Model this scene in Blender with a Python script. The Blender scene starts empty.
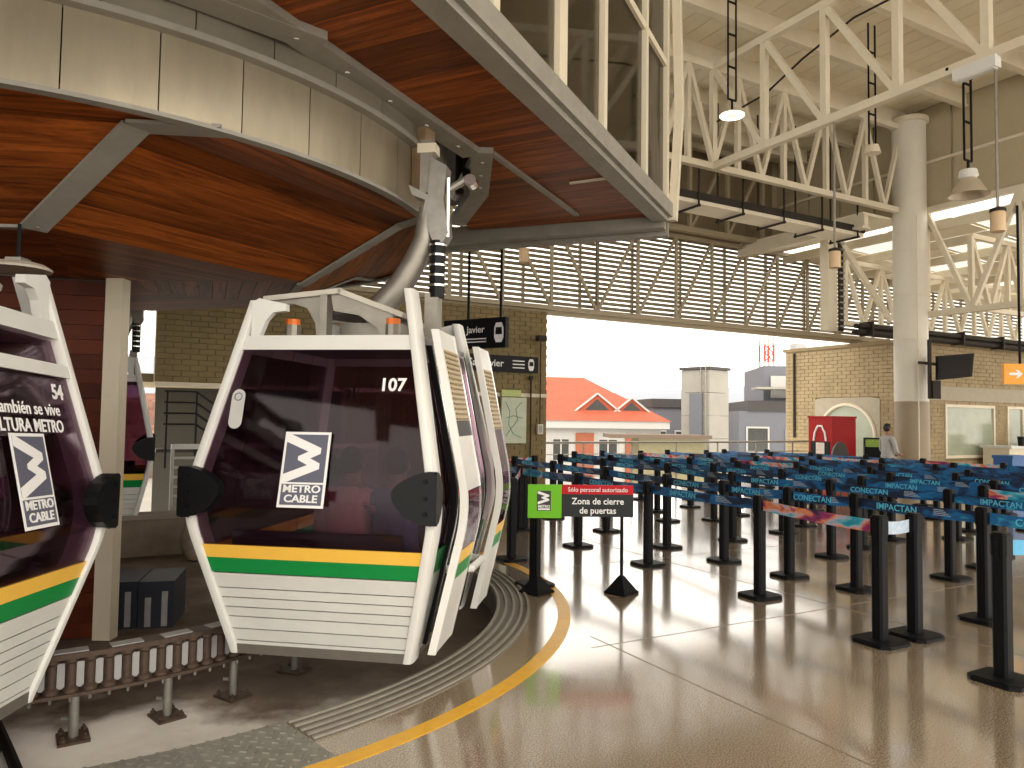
import bpy, bmesh, math, random
from mathutils import Vector, Matrix
random.seed(7)
rad = math.radians
scene = bpy.context.scene
COL = scene.collection

# ------------------------------------------------------------------ camera
F_PX = 740.0
CAM_H = 1.7
pitch = math.atan(34.0 / F_PX)
roll = math.atan(0.014)
fw = Vector((0, math.cos(pitch), math.sin(pitch)))
up0 = Vector((0, -math.sin(pitch), math.cos(pitch)))
rt0 = Vector((1, 0, 0))
rt = rt0 * math.cos(roll) + up0 * math.sin(roll)
up = up0 * math.cos(roll) - rt0 * math.sin(roll)
cam = bpy.data.cameras.new('camera')
cam.sensor_width = 36.0
cam.lens = 36.0 * F_PX / 1024.0
cam.clip_end = 900
camo = bpy.data.objects.new('camera', cam)
COL.objects.link(camo)
mw = Matrix.Identity(4)
for i in range(3):
    mw[i][0] = rt[i]; mw[i][1] = up[i]; mw[i][2] = -fw[i]
mw[2][3] = CAM_H
camo.matrix_world = mw
scene.camera = camo

# ------------------------------------------------------------------ sky and exposure
world = bpy.data.worlds.new('world')
scene.world = world
world.use_nodes = True
nt = world.node_tree
nt.nodes.clear()
wo = nt.nodes.new('ShaderNodeOutputWorld')
bg = nt.nodes.new('ShaderNodeBackground')
tc = nt.nodes.new('ShaderNodeTexCoord')
mp = nt.nodes.new('ShaderNodeMapping'); mp.inputs['Scale'].default_value = (2.0, 2.0, 5.0)
nz = nt.nodes.new('ShaderNodeTexNoise'); nz.inputs['Scale'].default_value = 2.2; nz.inputs['Detail'].default_value = 5
rp = nt.nodes.new('ShaderNodeValToRGB')
rp.color_ramp.elements[0].position = 0.3; rp.color_ramp.elements[0].color = (0.80, 0.76, 0.69, 1)
rp.color_ramp.elements[1].position = 0.7; rp.color_ramp.elements[1].color = (1.0, 0.93, 0.825, 1)
nt.links.new(tc.outputs['Generated'], mp.inputs['Vector'])
nt.links.new(mp.outputs['Vector'], nz.inputs['Vector'])
nt.links.new(nz.outputs['Fac'], rp.inputs['Fac'])
nt.links.new(rp.outputs['Color'], bg.inputs['Color'])
bg.inputs['Strength'].default_value = 1.6
nt.links.new(bg.outputs['Background'], wo.inputs['Surface'])

sun = bpy.data.lights.new('veiled_sun', 'SUN')
sun.energy = 0.8
sun.angle = rad(50)
sun.color = (1.0, 0.90, 0.76)
suno = bpy.data.objects.new('veiled_sun', sun)
COL.objects.link(suno)
suno.rotation_euler = (rad(52), 0, rad(28))      # high, behind the camera's right shoulder

vs = scene.view_settings
scene.display_settings.display_device = 'sRGB'
vs.view_transform = 'Standard'
vs.look = 'None'
vs.gamma = 1.0
vs.use_curve_mapping = False
vs.exposure = 1.08

# ------------------------------------------------------------------ helpers
TH = math.atan2(0.482, 0.876)                     # the hall stands turned by this angle
CU, SU = math.cos(TH), math.sin(TH)
def HP(s, v, z=0.0):
    return Vector((s * CU - v * SU, s * SU + v * CU, z))
WHEEL = Vector((-4.0, 6.6, 0.0))                  # centre of the bull wheel

class MB:
    def __init__(self):
        self.v = []; self.f = []; self.uv = None
    def add(self, vs_, fs_):
        o = len(self.v)
        self.v += [tuple(p) for p in vs_]
        self.f += [tuple(i + o for i in f) for f in fs_]
        return self
    def box(self, c, s, m=None):
        x, y, z = s[0] / 2, s[1] / 2, s[2] / 2
        p = [Vector(q) for q in ((-x,-y,-z),(x,-y,-z),(x,y,-z),(-x,y,-z),(-x,-y,z),(x,-y,z),(x,y,z),(-x,y,z))]
        if m is not None: p = [m @ q for q in p]
        c = Vector(c)
        return self.add([q + c for q in p], [(0,3,2,1),(4,5,6,7),(0,1,5,4),(1,2,6,5),(2,3,7,6),(3,0,4,7)])
    def span(self, a, b):
        return self.box([(a[i] + b[i]) / 2 for i in range(3)], [abs(b[i] - a[i]) for i in range(3)])
    def bar(self, p0, p1, w, h=None, upv=(0, 0, 1)):
        h = w if h is None else h
        p0 = Vector(p0); p1 = Vector(p1); d = (p1 - p0); L = d.length; d.normalize()
        u_ = Vector(upv)
        if abs(d.dot(u_)) > 0.98: u_ = Vector((0, 1, 0))
        r = d.cross(u_).normalized(); u_ = r.cross(d)
        m = Matrix((r, d, u_)).transposed()
        return self.box((p0 + p1) / 2, (w, L, h), m)
    def tube(self, pts, r, n=8, cap=True):
        pts = [Vector(p) for p in pts]
        rr = r if isinstance(r, (list, tuple)) else [r] * len(pts)
        rings = []; a = None
        for i, p in enumerate(pts):
            d = (pts[min(i + 1, len(pts) - 1)] - pts[max(i - 1, 0)]).normalized()
            if a is None:
                a = Vector((0, 0, 1)) if abs(d.z) < 0.9 else Vector((1, 0, 0))
            a = (a - d * a.dot(d)).normalized(); b = d.cross(a)
            rings.append([p + (a * math.cos(2 * math.pi * k / n) + b * math.sin(2 * math.pi * k / n)) * rr[i] for k in range(n)])
        vs_ = [q for ring in rings for q in ring]; fs_ = []
        for i in range(len(pts) - 1):
            for k in range(n):
                fs_.append((i*n + k, i*n + (k+1) % n, (i+1)*n + (k+1) % n, (i+1)*n + k))
        if cap:
            fs_.append(tuple(range(n - 1, -1, -1))); fs_.append(tuple((len(pts)-1)*n + k for k in range(n)))
        return self.add(vs_, fs_)
    def lathe(self, prof, n=16, c=(0, 0, 0), a0=0.0, a1=None):
        full = a1 is None
        A1 = 2 * math.pi if full else a1
        m = n if full else n + 1
        vs_ = []; fs_ = []
        for k in range(m):
            a = a0 + (A1 - a0) * k / n
            for r, z in prof: vs_.append((c[0] + r * math.cos(a), c[1] + r * math.sin(a), c[2] + z))
        P = len(prof)
        for k in range(n):
            k2 = (k + 1) % m
            for i in range(P - 1):
                fs_.append((k*P + i, k2*P + i, k2*P + i + 1, k*P + i + 1))
        return self.add(vs_, fs_)
    def ringsec(self, r0, r1, z0, z1, a0, a1, n, c=(0, 0, 0)):
        self.lathe([(r0, z0), (r1, z0), (r1, z1), (r0, z1), (r0, z0)], n, c, a0, a1)
        # end caps
        for a in (a0, a1):
            q = [(c[0] + r*math.cos(a), c[1] + r*math.sin(a), c[2] + z) for r, z in ((r0,z0),(r1,z0),(r1,z1),(r0,z1))]
            self.add(q, [(0,1,2,3)])
        return self
    def prism(self, poly, o, ax, ay, t):
        """poly in the plane (ax, ay) at o, pushed along t"""
        o, ax, ay, t = Vector(o), Vector(ax), Vector(ay), Vector(t)
        n = len(poly)
        a = [o + ax * x + ay * y for x, y in poly]
        vs_ = a + [p + t for p in a]
        fs_ = [tuple(range(n)), tuple(range(2*n - 1, n - 1, -1))]
        for i in range(n): fs_.append((i, n + i, n + (i+1) % n, (i+1) % n))
        return self.add(vs_, fs_)
    def quad(self, a, b, c, d):
        return self.add([a, b, c, d], [(0, 1, 2, 3)])
    def mesh(self, name, smooth=False):
        me = bpy.data.meshes.new(name)
        me.from_pydata(self.v, [], self.f)
        bm = bmesh.new(); bm.from_mesh(me)
        bmesh.ops.recalc_face_normals(bm, faces=bm.faces)
        bm.to_mesh(me); bm.free()
        if smooth:
            for p in me.polygons: p.use_smooth = True
            try: me.set_sharp_from_angle(angle=rad(38))
            except Exception: pass
        return me
    def build(self, name, m, parent=None, loc=None, rotz=None, smooth=False):
        return link(name, self.mesh(name, smooth), m, parent, loc, rotz)

def link(name, me, m, parent=None, loc=None, rotz=None):
    o = bpy.data.objects.new(name, me)
    COL.objects.link(o)
    if m is not None and not me.materials: me.materials.append(m)
    if parent: o.parent = parent
    if loc is not None: o.location = loc
    if rotz is not None: o.rotation_euler = (0, 0, rotz)
    return o
def tag(o, label=None, cat=None, group=None, kind=None):
    if label: o['label'] = label
    if cat: o['category'] = cat
    if group: o['group'] = group
    if kind: o['kind'] = kind
    return o
def thing(name, label, cat, loc=(0, 0, 0), rotz=0.0, group=None):
    o = bpy.data.objects.new(name, None)
    COL.objects.link(o)
    o.empty_display_size = 0.2
    o.location = loc; o.rotation_euler = (0, 0, rotz)
    return tag(o, label, cat, group)
def hthing(name, label, cat, s=0, v=0, z=0, group=None):
    return thing(name, label, cat, HP(s, v, z), TH, group)
def struct(o): o['kind'] = 'structure'; return o
def copy_tree(o, parent=None):
    c = o.copy(); COL.objects.link(c); c.parent = parent
    for ch in o.children: copy_tree(ch, c)
    return c
ORD = ['first','second','third','fourth','fifth','sixth','seventh','eighth','ninth','tenth','eleventh','twelfth','thirteenth','fourteenth']

# text as flat mesh
_txt = {}
def text_mesh(s, size, bold=0.0, align='CENTER', spacing=1.0):
    key = (s, size, bold, align, spacing)
    if key in _txt: return _txt[key]
    cu = bpy.data.curves.new('lettering', 'FONT')
    cu.body = s; cu.size = size; cu.align_x = align; cu.align_y = 'CENTER'; cu.offset = bold; cu.space_character = spacing
    cu.extrude = 0.0015; cu.resolution_u = 3
    ob = bpy.data.objects.new('lettering', cu); COL.objects.link(ob)
    dg = bpy.context.evaluated_depsgraph_get()
    me = bpy.data.meshes.new_from_object(ob.evaluated_get(dg))
    bpy.data.objects.remove(ob); bpy.data.curves.remove(cu)
    _txt[key] = me
    return me
def put_text(s, size, m, parent, origin, xdir, ydir, bold=0.0, align='CENTER', sx=1.0, name='lettering'):
    """flat letters lying in the plane xdir, ydir (parent space)"""
    me = text_mesh(s, size, bold, align).copy()
    X = Vector(xdir).normalized(); Y = Vector(ydir).normalized(); N = X.cross(Y)
    mtx = Matrix.Identity(4)
    for i in range(3):
        mtx[i][0] = X[i] * sx; mtx[i][1] = Y[i]; mtx[i][2] = N[i]; mtx[i][3] = origin[i]
    me.transform(mtx)
    me.materials.clear()
    return link(name, me, m, parent)

# ------------------------------------------------------------------ materials
MATS = {}
def mat(name, col, rough=0.5, metal=0.0, var=0.0, scale=6.0, bump=0.0, spec=0.5, stretch=None, emit=None, objrand=0.0, coords='Object'):
    if name in MATS: return MATS[name]
    m = bpy.data.materials.new(name); MATS[name] = m
    m.use_nodes = True
    t = m.node_tree; b = t.nodes['Principled BSDF']
    b.inputs['Roughness'].default_value = rough
    b.inputs['Metallic'].default_value = metal
    b.inputs['Specular IOR Level'].default_value = spec
    c4 = (col[0], col[1], col[2], 1)
    b.inputs['Base Color'].default_value = c4
    if emit:
        b.inputs['Emission Color'].default_value = (emit[0], emit[1], emit[2], 1)
        b.inputs['Emission Strength'].default_value = emit[3]
    if var or bump or objrand:
        tcn = t.nodes.new('ShaderNodeTexCoord'); mpn = t.nodes.new('ShaderNodeMapping')
        if stretch: mpn.inputs['Scale'].default_value = stretch
        n = t.nodes.new('ShaderNodeTexNoise'); n.inputs['Scale'].default_value = scale; n.inputs['Detail'].default_value = 6
        n.inputs['Roughness'].default_value = 0.65
        t.links.new(tcn.outputs[coords], mpn.inputs['Vector']); t.links.new(mpn.outputs['Vector'], n.inputs['Vector'])
        fac = n.outputs['Fac']
        if var or objrand:
            mr = t.nodes.new('ShaderNodeMapRange')
            mr.inputs['From Min'].default_value = 0.25; mr.inputs['From Max'].default_value = 0.75
            mr.inputs['To Min'].default_value = 1 - var; mr.inputs['To Max'].default_value = 1 + var
            t.links.new(fac, mr.inputs['Value'])
            val = mr.outputs['Result']
            if objrand:
                oi = t.nodes.new('ShaderNodeObjectInfo')
                m2 = t.nodes.new('ShaderNodeMapRange'); m2.inputs['To Min'].default_value = 1 - objrand; m2.inputs['To Max'].default_value = 1 + objrand
                t.links.new(oi.outputs['Random'], m2.inputs['Value'])
                mm = t.nodes.new('ShaderNodeMath'); mm.operation = 'MULTIPLY'
                t.links.new(val, mm.inputs[0]); t.links.new(m2.outputs['Result'], mm.inputs[1]); val = mm.outputs[0]
            vm = t.nodes.new('ShaderNodeVectorMath'); vm.operation = 'SCALE'
            vm.inputs[0].default_value = col[:3]
            t.links.new(val, vm.inputs['Scale'])
            t.links.new(vm.outputs['Vector'], b.inputs['Base Color'])
        if bump:
            bn = t.nodes.new('ShaderNodeBump'); bn.inputs['Strength'].default_value = bump; bn.inputs['Distance'].default_value = 0.01
            t.links.new(fac, bn.inputs['Height']); t.links.new(bn.outputs['Normal'], b.inputs['Normal'])
    return m
def tinted_glass(name, tint, gloss_rough=0.03, gloss=0.12):
    m = bpy.data.materials.new(name); MATS[name] = m; m.use_nodes = True
    t = m.node_tree; t.nodes.clear()
    o = t.nodes.new('ShaderNodeOutputMaterial'); mx = t.nodes.new('ShaderNodeMixShader')
    tr = t.nodes.new('ShaderNodeBsdfTransparent'); tr.inputs['Color'].default_value = (*tint, 1)
    gl = t.nodes.new('ShaderNodeBsdfGlossy'); gl.inputs['Roughness'].default_value = gloss_rough
    lw = t.nodes.new('ShaderNodeFresnel'); lw.inputs['IOR'].default_value = 1.45
    ad = t.nodes.new('ShaderNodeMath'); ad.operation = 'MULTIPLY_ADD'; ad.inputs[1].default_value = 0.6; ad.inputs[2].default_value = gloss
    n = t.nodes.new('ShaderNodeTexNoise'); n.inputs['Scale'].default_value = 3
    rr = t.nodes.new('ShaderNodeMapRange'); rr.inputs['To Min'].default_value = gloss_rough; rr.inputs['To Max'].default_value = gloss_rough + .05
    t.links.new(n.outputs['Fac'], rr.inputs['Value']); t.links.new(rr.outputs['Result'], gl.inputs['Roughness'])
    t.links.new(lw.outputs[0], ad.inputs[0]); t.links.new(ad.outputs[0], mx.inputs['Fac'])
    t.links.new(tr.outputs[0], mx.inputs[1]); t.links.new(gl.outputs[0], mx.inputs[2]); t.links.new(mx.outputs[0], o.inputs['Surface'])
    return m
def wood(name, c1, c2, rough=0.45, axis=(0.8, 13, 0.3)):
    m = bpy.data.materials.new(name); MATS[name] = m; m.use_nodes = True
    t = m.node_tree; b = t.nodes['Principled BSDF']; b.inputs['Roughness'].default_value = rough; b.inputs['Specular IOR Level'].default_value = 0.15
    tcn = t.nodes.new('ShaderNodeTexCoord'); mpn = t.nodes.new('ShaderNodeMapping'); mpn.inputs['Scale'].default_value = axis
    oi = t.nodes.new('ShaderNodeObjectInfo')
    ml = t.nodes.new('ShaderNodeVectorMath'); ml.operation = 'SCALE'; ml.inputs[0].default_value = (37, 11, 5)
    t.links.new(oi.outputs['Random'], ml.inputs['Scale']); t.links.new(ml.outputs['Vector'], mpn.inputs['Location'])
    n = t.nodes.new('ShaderNodeTexNoise'); n.inputs['Scale'].default_value = 1.6; n.inputs['Detail'].default_value = 8; n.inputs['Roughness'].default_value = 0.7; n.inputs['Distortion'].default_value = 0.6
    rpn = t.nodes.new('ShaderNodeValToRGB')
    e = rpn.color_ramp.elements
    e[0].position = 0.32; e[0].color = (*c1, 1); e[1].position = 0.70; e[1].color = (*c2, 1)
    t.links.new(tcn.outputs['Object'], mpn.inputs['Vector']); t.links.new(mpn.outputs['Vector'], n.inputs['Vector']); t.links.new(n.outputs['Fac'], rpn.inputs['Fac'])
    m2 = t.nodes.new('ShaderNodeMapRange'); m2.inputs['To Min'].default_value = 0.55; m2.inputs['To Max'].default_value = 1.3
    t.links.new(oi.outputs['Random'], m2.inputs['Value'])
    vm = t.nodes.new('ShaderNodeVectorMath'); vm.operation = 'SCALE'
    t.links.new(rpn.outputs['Color'], vm.inputs[0]); t.links.new(m2.outputs['Result'], vm.inputs['Scale'])
    t.links.new(vm.outputs['Vector'], b.inputs['Base Color'])
    bn = t.nodes.new('ShaderNodeBump'); bn.inputs['Strength'].default_value = 0.15; bn.inputs['Distance'].default_value = 0.004
    t.links.new(n.outputs['Fac'], bn.inputs['Height']); t.links.new(bn.outputs['Normal'], b.inputs['Normal'])
    return m

white = mat('white_paint', (0.69, 0.69, 0.66), 0.32, var=0.05, scale=3)
white2 = mat('white_board', (0.64, 0.64, 0.61), 0.38, var=0.06, scale=4, objrand=0.03)
yellow = mat('yellow_band', (0.85, 0.50, 0.07), 0.4, var=0.04)
green = mat('green_band', (0.0, 0.23, 0.045), 0.4, var=0.04)
slate = mat('slate_print', (0.10, 0.105, 0.15), 0.5, var=0.03)
letter = mat('white_lettering', (0.82, 0.82, 0.82), 0.5, var=0.02)
cabglass = tinted_glass('cabin_glass', (0.55, 0.43, 0.50), 0.02, 0.0)
black = mat('black_plastic', (0.005, 0.0055, 0.0065), 0.4, var=0.15, scale=8, spec=0.2)
blackm = mat('black_steel', (0.005, 0.005, 0.006), 0.5, var=0.15, scale=8, spec=0.15)
chrome = mat('chrome_strip', (0.75, 0.74, 0.72), 0.15, 1.0, var=0.05)
steel = mat('grey_steel', (0.28, 0.26, 0.225), 0.45, 0.6, var=0.18, scale=7)
galv = mat('galvanised_steel', (0.32, 0.31, 0.28), 0.42, 0.7, var=0.2, scale=9)
greybeam = mat('grey_painted_beam', (0.26, 0.245, 0.21), 0.5, var=0.16, scale=5)
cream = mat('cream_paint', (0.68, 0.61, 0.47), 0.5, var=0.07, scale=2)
cream2 = mat('cream_roof_sheet', (0.80, 0.73, 0.56), 0.55, var=0.05, scale=2, objrand=0.05)
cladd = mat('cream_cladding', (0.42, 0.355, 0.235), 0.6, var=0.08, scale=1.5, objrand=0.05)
cream_shade = mat('shaded_cream_paint', (0.36, 0.30, 0.20), 0.55, var=0.08)  # same cream paint as the other trusses, facade shade put into the colour
slatm = mat('louvre_slat_paint', (0.24, 0.20, 0.135), 0.55, var=0.08)
fasciam2 = mat('upper_fascia_metal', (0.26, 0.235, 0.185), 0.42, 0.5, var=0.15, scale=3, objrand=0.06)
fasciam = mat('fascia_metal', (0.37, 0.32, 0.23), 0.36, 0.65, var=0.2, scale=3, stretch=(1, 1, 0.25), objrand=0.06)
orange = mat('orange_rubber', (0.80, 0.18, 0.02), 0.5, var=0.05)
vent = mat('beige_vent', (0.52, 0.42, 0.27), 0.5, var=0.05)
woodA = wood('soffit_wood', (0.062, 0.013, 0.003), (0.36, 0.095, 0.016), 0.42)
woodB = wood('core_wood', (0.045, 0.008, 0.002), (0.12, 0.022, 0.005), 0.45)
rust = mat('rusted_steel', (0.085, 0.055, 0.04), 0.55, 0.4, var=0.4, scale=20)
pale = mat('pale_plate', (0.33, 0.33, 0.33), 0.5, var=0.15)
yline = mat('yellow_floor_paint', (0.78, 0.42, 0.02), 0.35, var=0.12, scale=9)
grey = mat('grey_rubber', (0.12, 0.108, 0.09), 0.45, var=0.15, scale=12)
darkvoid = mat('dark_steel_deck', (0.035, 0.028, 0.024), 0.7, var=0.2)
bluebox = mat('blue_box', (0.014, 0.019, 0.036), 0.5, var=0.15)
glass = tinted_glass('clear_glass', (0.55, 0.52, 0.46), 0.02, 0.05)
skyglass = tinted_glass('skylight_sheet', (0.9, 0.9, 0.88), 0.3, 0.02)

# ------------------------------------------------------------------ large structure
def floor_material():
    m = bpy.data.materials.new('polished_terrazzo'); m.use_nodes = True
    t = m.node_tree; b = t.nodes['Principled BSDF']
    tcn = t.nodes.new('ShaderNodeTexCoord')
    n1 = t.nodes.new('ShaderNodeTexNoise'); n1.inputs['Scale'].default_value = 125; n1.inputs['Detail'].default_value = 3
    n2 = t.nodes.new('ShaderNodeTexNoise'); n2.inputs['Scale'].default_value = 0.9; n2.inputs['Detail'].default_value = 6
    v1 = t.nodes.new('ShaderNodeTexVoronoi'); v1.inputs['Scale'].default_value = 70
    for n in (n1, n2, v1): t.links.new(tcn.outputs['Object'], n.inputs['Vector'])
    r1 = t.nodes.new('ShaderNodeValToRGB'); e = r1.color_ramp.elements
    e[0].position = 0.36; e[0].color = (0.13, 0.098, 0.064, 1); e[1].position = 0.64; e[1].color = (0.52, 0.41, 0.29, 1)
    t.links.new(n1.outputs['Fac'], r1.inputs['Fac'])
    mx = t.nodes.new('ShaderNodeMix'); mx.data_type = 'RGBA'; mx.blend_type = 'MULTIPLY'; mx.inputs[0].default_value = 0.5
    r2 = t.nodes.new('ShaderNodeValToRGB'); r2.color_ramp.elements[0].position = .3; r2.color_ramp.elements[0].color = (.6, .58, .55, 1); r2.color_ramp.elements[1].position = .7; r2.color_ramp.elements[1].color = (1, 1, 1, 1)
    t.links.new(n2.outputs['Fac'], r2.inputs['Fac'])
    t.links.new(r1.outputs['Color'], mx.inputs[6]); t.links.new(r2.outputs['Color'], mx.inputs[7])
    t.links.new(mx.outputs[2], b.inputs['Base Color'])
    mr = t.nodes.new('ShaderNodeMapRange'); mr.inputs['To Min'].default_value = 0.12; mr.inputs['To Max'].default_value = 0.22
    t.links.new(n2.outputs['Fac'], mr.inputs['Value']); t.links.new(mr.outputs['Result'], b.inputs['Roughness'])
    b.inputs['Specular IOR Level'].default_value = 0.9
    b.inputs['Coat Weight'].default_value = 1.0; b.inputs['Coat Roughness'].default_value = 0.10; b.inputs['Coat IOR'].default_value = 1.6
    return m
terrazzo = floor_material()
def pit_material():
    m = bpy.data.materials.new('stained_concrete'); m.use_nodes = True
    t = m.node_tree; b = t.nodes['Principled BSDF']; b.inputs['Roughness'].default_value = 0.8
    tcn = t.nodes.new('ShaderNodeTexCoord')
    n = t.nodes.new('ShaderNodeTexNoise'); n.inputs['Scale'].default_value = 0.75; n.inputs['Detail'].default_value = 8; n.inputs['Roughness'].default_value = .62
    t.links.new(tcn.outputs['Object'], n.inputs['Vector'])
    r = t.nodes.new('ShaderNodeValToRGB'); e = r.color_ramp.elements
    e[0].position = 0.36; e[0].color = (0.075, 0.05, 0.033, 1); e[1].position = 0.66; e[1].color = (0.30, 0.25, 0.20, 1)
    e2 = r.color_ramp.elements.new(0.5); e2.color = (0.15, 0.108, 0.075, 1)
    t.links.new(n.outputs['Fac'], r.inputs['Fac'])
    # whitewashed screed near the platform, oily brown ground further in
    sx_ = t.nodes.new('ShaderNodeSeparateXYZ'); t.links.new(tcn.outputs['Object'], sx_.inputs['Vector'])
    nn = t.nodes.new('ShaderNodeTexNoise'); nn.inputs['Scale'].default_value = 1.4; nn.inputs['Detail'].default_value = 7; t.links.new(tcn.outputs['Object'], nn.inputs['Vector'])
    ma = t.nodes.new('ShaderNodeMath'); ma.operation = 'MULTIPLY_ADD'; ma.inputs[1].default_value = 1.8; t.links.new(nn.outputs['Fac'], ma.inputs[0]); t.links.new(sx_.outputs['Y'], ma.inputs[2])
    mk = t.nodes.new('ShaderNodeMapRange'); mk.inputs['From Min'].default_value = 5.7; mk.inputs['From Max'].default_value = 6.0; t.links.new(ma.outputs[0], mk.inputs['Value'])
    mxx = t.nodes.new('ShaderNodeMix'); mxx.data_type = 'RGBA'
    r3 = t.nodes.new('ShaderNodeValToRGB'); r3.color_ramp.elements[0].position = .35; r3.color_ramp.elements[0].color = (.50, .46, .42, 1); r3.color_ramp.elements[1].position = .6; r3.color_ramp.elements[1].color = (.80, .77, .73, 1)
    t.links.new(n.outputs['Fac'], r3.inputs['Fac'])
    t.links.new(mk.outputs['Result'], mxx.inputs[0]); t.links.new(r3.outputs['Color'], mxx.inputs[6]); t.links.new(r.outputs['Color'], mxx.inputs[7])
    t.links.new(mxx.outputs[2], b.inputs['Base Color'])
    bn = t.nodes.new('ShaderNodeBump'); bn.inputs['Strength'].default_value = .25; bn.inputs['Distance'].default_value = .02
    n3 = t.nodes.new('ShaderNodeTexNoise'); n3.inputs['Scale'].default_value = 25; t.links.new(tcn.outputs['Object'], n3.inputs['Vector'])
    t.links.new(n3.outputs['Fac'], bn.inputs['Height']); t.links.new(bn.outputs['Normal'], b.inputs['Normal'])
    return m
pitm = pit_material()
RING = Vector((-3.735, 6.78, 0.0)); RP = 3.64   # platform edge radius round the wheel
PZ = -0.25      # ground of the track pit
arc = [(RING.x + RP * math.cos(rad(a)), RING.y + RP * math.sin(rad(a))) for a in range(50, -181, -5)]
fac_l = HP(7.0, 15.3); fac_r = HP(19.2, 15.3)
outer = [(-14, 6.6), (-14, -9), (26, -9), (34, 24), tuple(HP(36, 12.4))[:2], tuple(HP(19.4, 12.4))[:2], tuple(fac_r)[:2], tuple(fac_l)[:2], tuple(HP(4.2, 13.6))[:2]]
poly = outer + arc
bmf = bmesh.new()
fv = [bmf.verts.new((x, y, 0)) for x, y in poly]
bmf.faces.new(fv)
bmesh.ops.triangulate(bmf, faces=bmf.faces[:])
bmesh.ops.recalc_face_normals(bmf, faces=bmf.faces)
mef = bpy.data.meshes.new('floor'); bmf.to_mesh(mef); bmf.free()
if mef.polygons[0].normal.z < 0: mef.flip_normals()
floor = struct(link('floor', mef, terrazzo))
b = MB()
pts = [outer[-1]] + arc + [outer[0]]
for p, q in zip(pts[:-1], pts[1:]):
    b.quad((*p, 0), (*q, 0), (*q, -0.9), (*p, -0.9))
b.build('edge_riser', grey, floor)
pit = MB(); pit.span((-16, -3, PZ - 0.1), (2.0, 11.8, PZ)); pit = struct(pit.build('floor_track_pit', pitm))
struct(MB().span((-9.0, -3.0, PZ), (-8.8, 11.5, 4.9)).build('wall_left_blocker', mat('dark_blocker_wall', (.10, .075, .05), .8, var=.2)))  # unseen west wall, added to keep sky light off the pit
# brass divider strips in the terrazzo, laid flush
brass = mat('divider_strip', (0.21, 0.165, 0.115), 0.25, 0.0, var=0.1)
def inside_floor(x, y):
    return (Vector((x, y, 0)) - RING).length > 4.3 and x > -3.5
def strip(p, q):
    n = 40; on = []
    for i in range(n + 1):
        x, y = p[0] + (q[0] - p[0]) * i / n, p[1] + (q[1] - p[1]) * i / n
        on.append(inside_floor(x, y) and y > 0.3)
    i = 0
    while i <= n:
        if on[i]:
            j = i
            while j < n and on[j + 1]: j += 1
            if j > i:
                a = Vector((p[0] + (q[0]-p[0])*i/n, p[1] + (q[1]-p[1])*i/n, 0.0004)); c = Vector((p[0] + (q[0]-p[0])*j/n, p[1] + (q[1]-p[1])*j/n, 0.0004))
                MB().bar(a, c, 0.012, 0.002).build('divider_strip', brass, floor)
            i = j + 1
        else: i += 1
for s in (3.4, 6.0, 8.6, 11.2, 13.8): strip(HP(s, 0.2), HP(s, 14.5))
for v in (2.0, 4.6, 7.2, 9.8, 12.4): strip(HP(2.0, v), HP(18.5, v))

# grooved track-side ring, chequer plate, yellow line
gr = thing('grooved_edge_strip', 'grey ribbed rubber strip curving along the platform edge under the gondola', 'edge strip', (RING.x, RING.y, 0))
MB().ringsec(3.62, 3.93, -0.03, 0.004, rad(-46), rad(48), 60).build('base', grey, gr)
for r in (3.63, 3.70, 3.77, 3.84, 3.90):
    MB().ringsec(r, r + 0.022, 0.004, 0.016, rad(-46), rad(48), 60).build('rib', mat('rib_rubber', (.27, .25, .21), .45, var=.15, scale=12), gr)
yl = MB().ringsec(4.17, 4.28, 0.0, 0.003, rad(-60), rad(46), 70).build('yellow_safety_line', yline, None, (RING.x, RING.y, 0))
tag(yl, 'curved yellow line painted on the platform around the gondola track', 'floor line')
cp = thing('chequer_plate', 'grey raised pattern metal plate at the platform edge, bottom of the photo', 'floor plate', (RING.x, RING.y, 0))
MB().ringsec(3.60, 4.16, -0.02, 0.003, rad(-74), rad(-46.2), 30).build('plate', galv, cp)
st = MB()
for i in range(13):
    for j in range(44):
        r = 3.62 + i * 0.042; a = rad(-73.5) + j * rad(0.625)
        if (i + j) % 2: 
            m = Matrix.Rotation(a + (rad(45) if i % 2 else rad(-45)), 3, 'Z')
            st.box((r * math.cos(a), r * math.sin(a), 0.006), (0.036, 0.013, 0.008), m)
tag(st.build('tread_pattern', galv, cp), kind='stuff')

# ------------------------------------------------------------------ wheel canopy with wooden soffit
RD, ZD = 3.32, 3.38
NF = 7; FA = 2 * math.pi / NF; CORNER0 = rad(-57)
def soffit_zr(r):
    P = [(0, 2.86), (1.9, 2.90), (2.72, 3.36), (3.4, ZD)]
    for (r0, z0), (r1, z1) in zip(P[:-1], P[1:]):
        if r <= r1: return z0 + (z1 - z0) * (r - r0) / (r1 - r0)
    return ZD
def soffit_z(x, y):
    """height of the faceted soffit at a point given from the wheel centre"""
    return soffit_zr(max(x * math.cos(CORNER0 + (k + .5) * FA) + y * math.sin(CORNER0 + (k + .5) * FA) for k in range(NF)))
can = thing('wheel_canopy', 'round drum canopy over the gondola turnaround with metal fascia and wooden underside', 'canopy', (WHEEL.x, WHEEL.y, 0))
cs = math.cos(FA / 2)
TW = {0: (12.0, 4.0, -7.0), 1: (-3.4, 0.6, 7.0)}            # how far each fold strays from the radius at rim, outer and inner corner (degrees)
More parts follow.
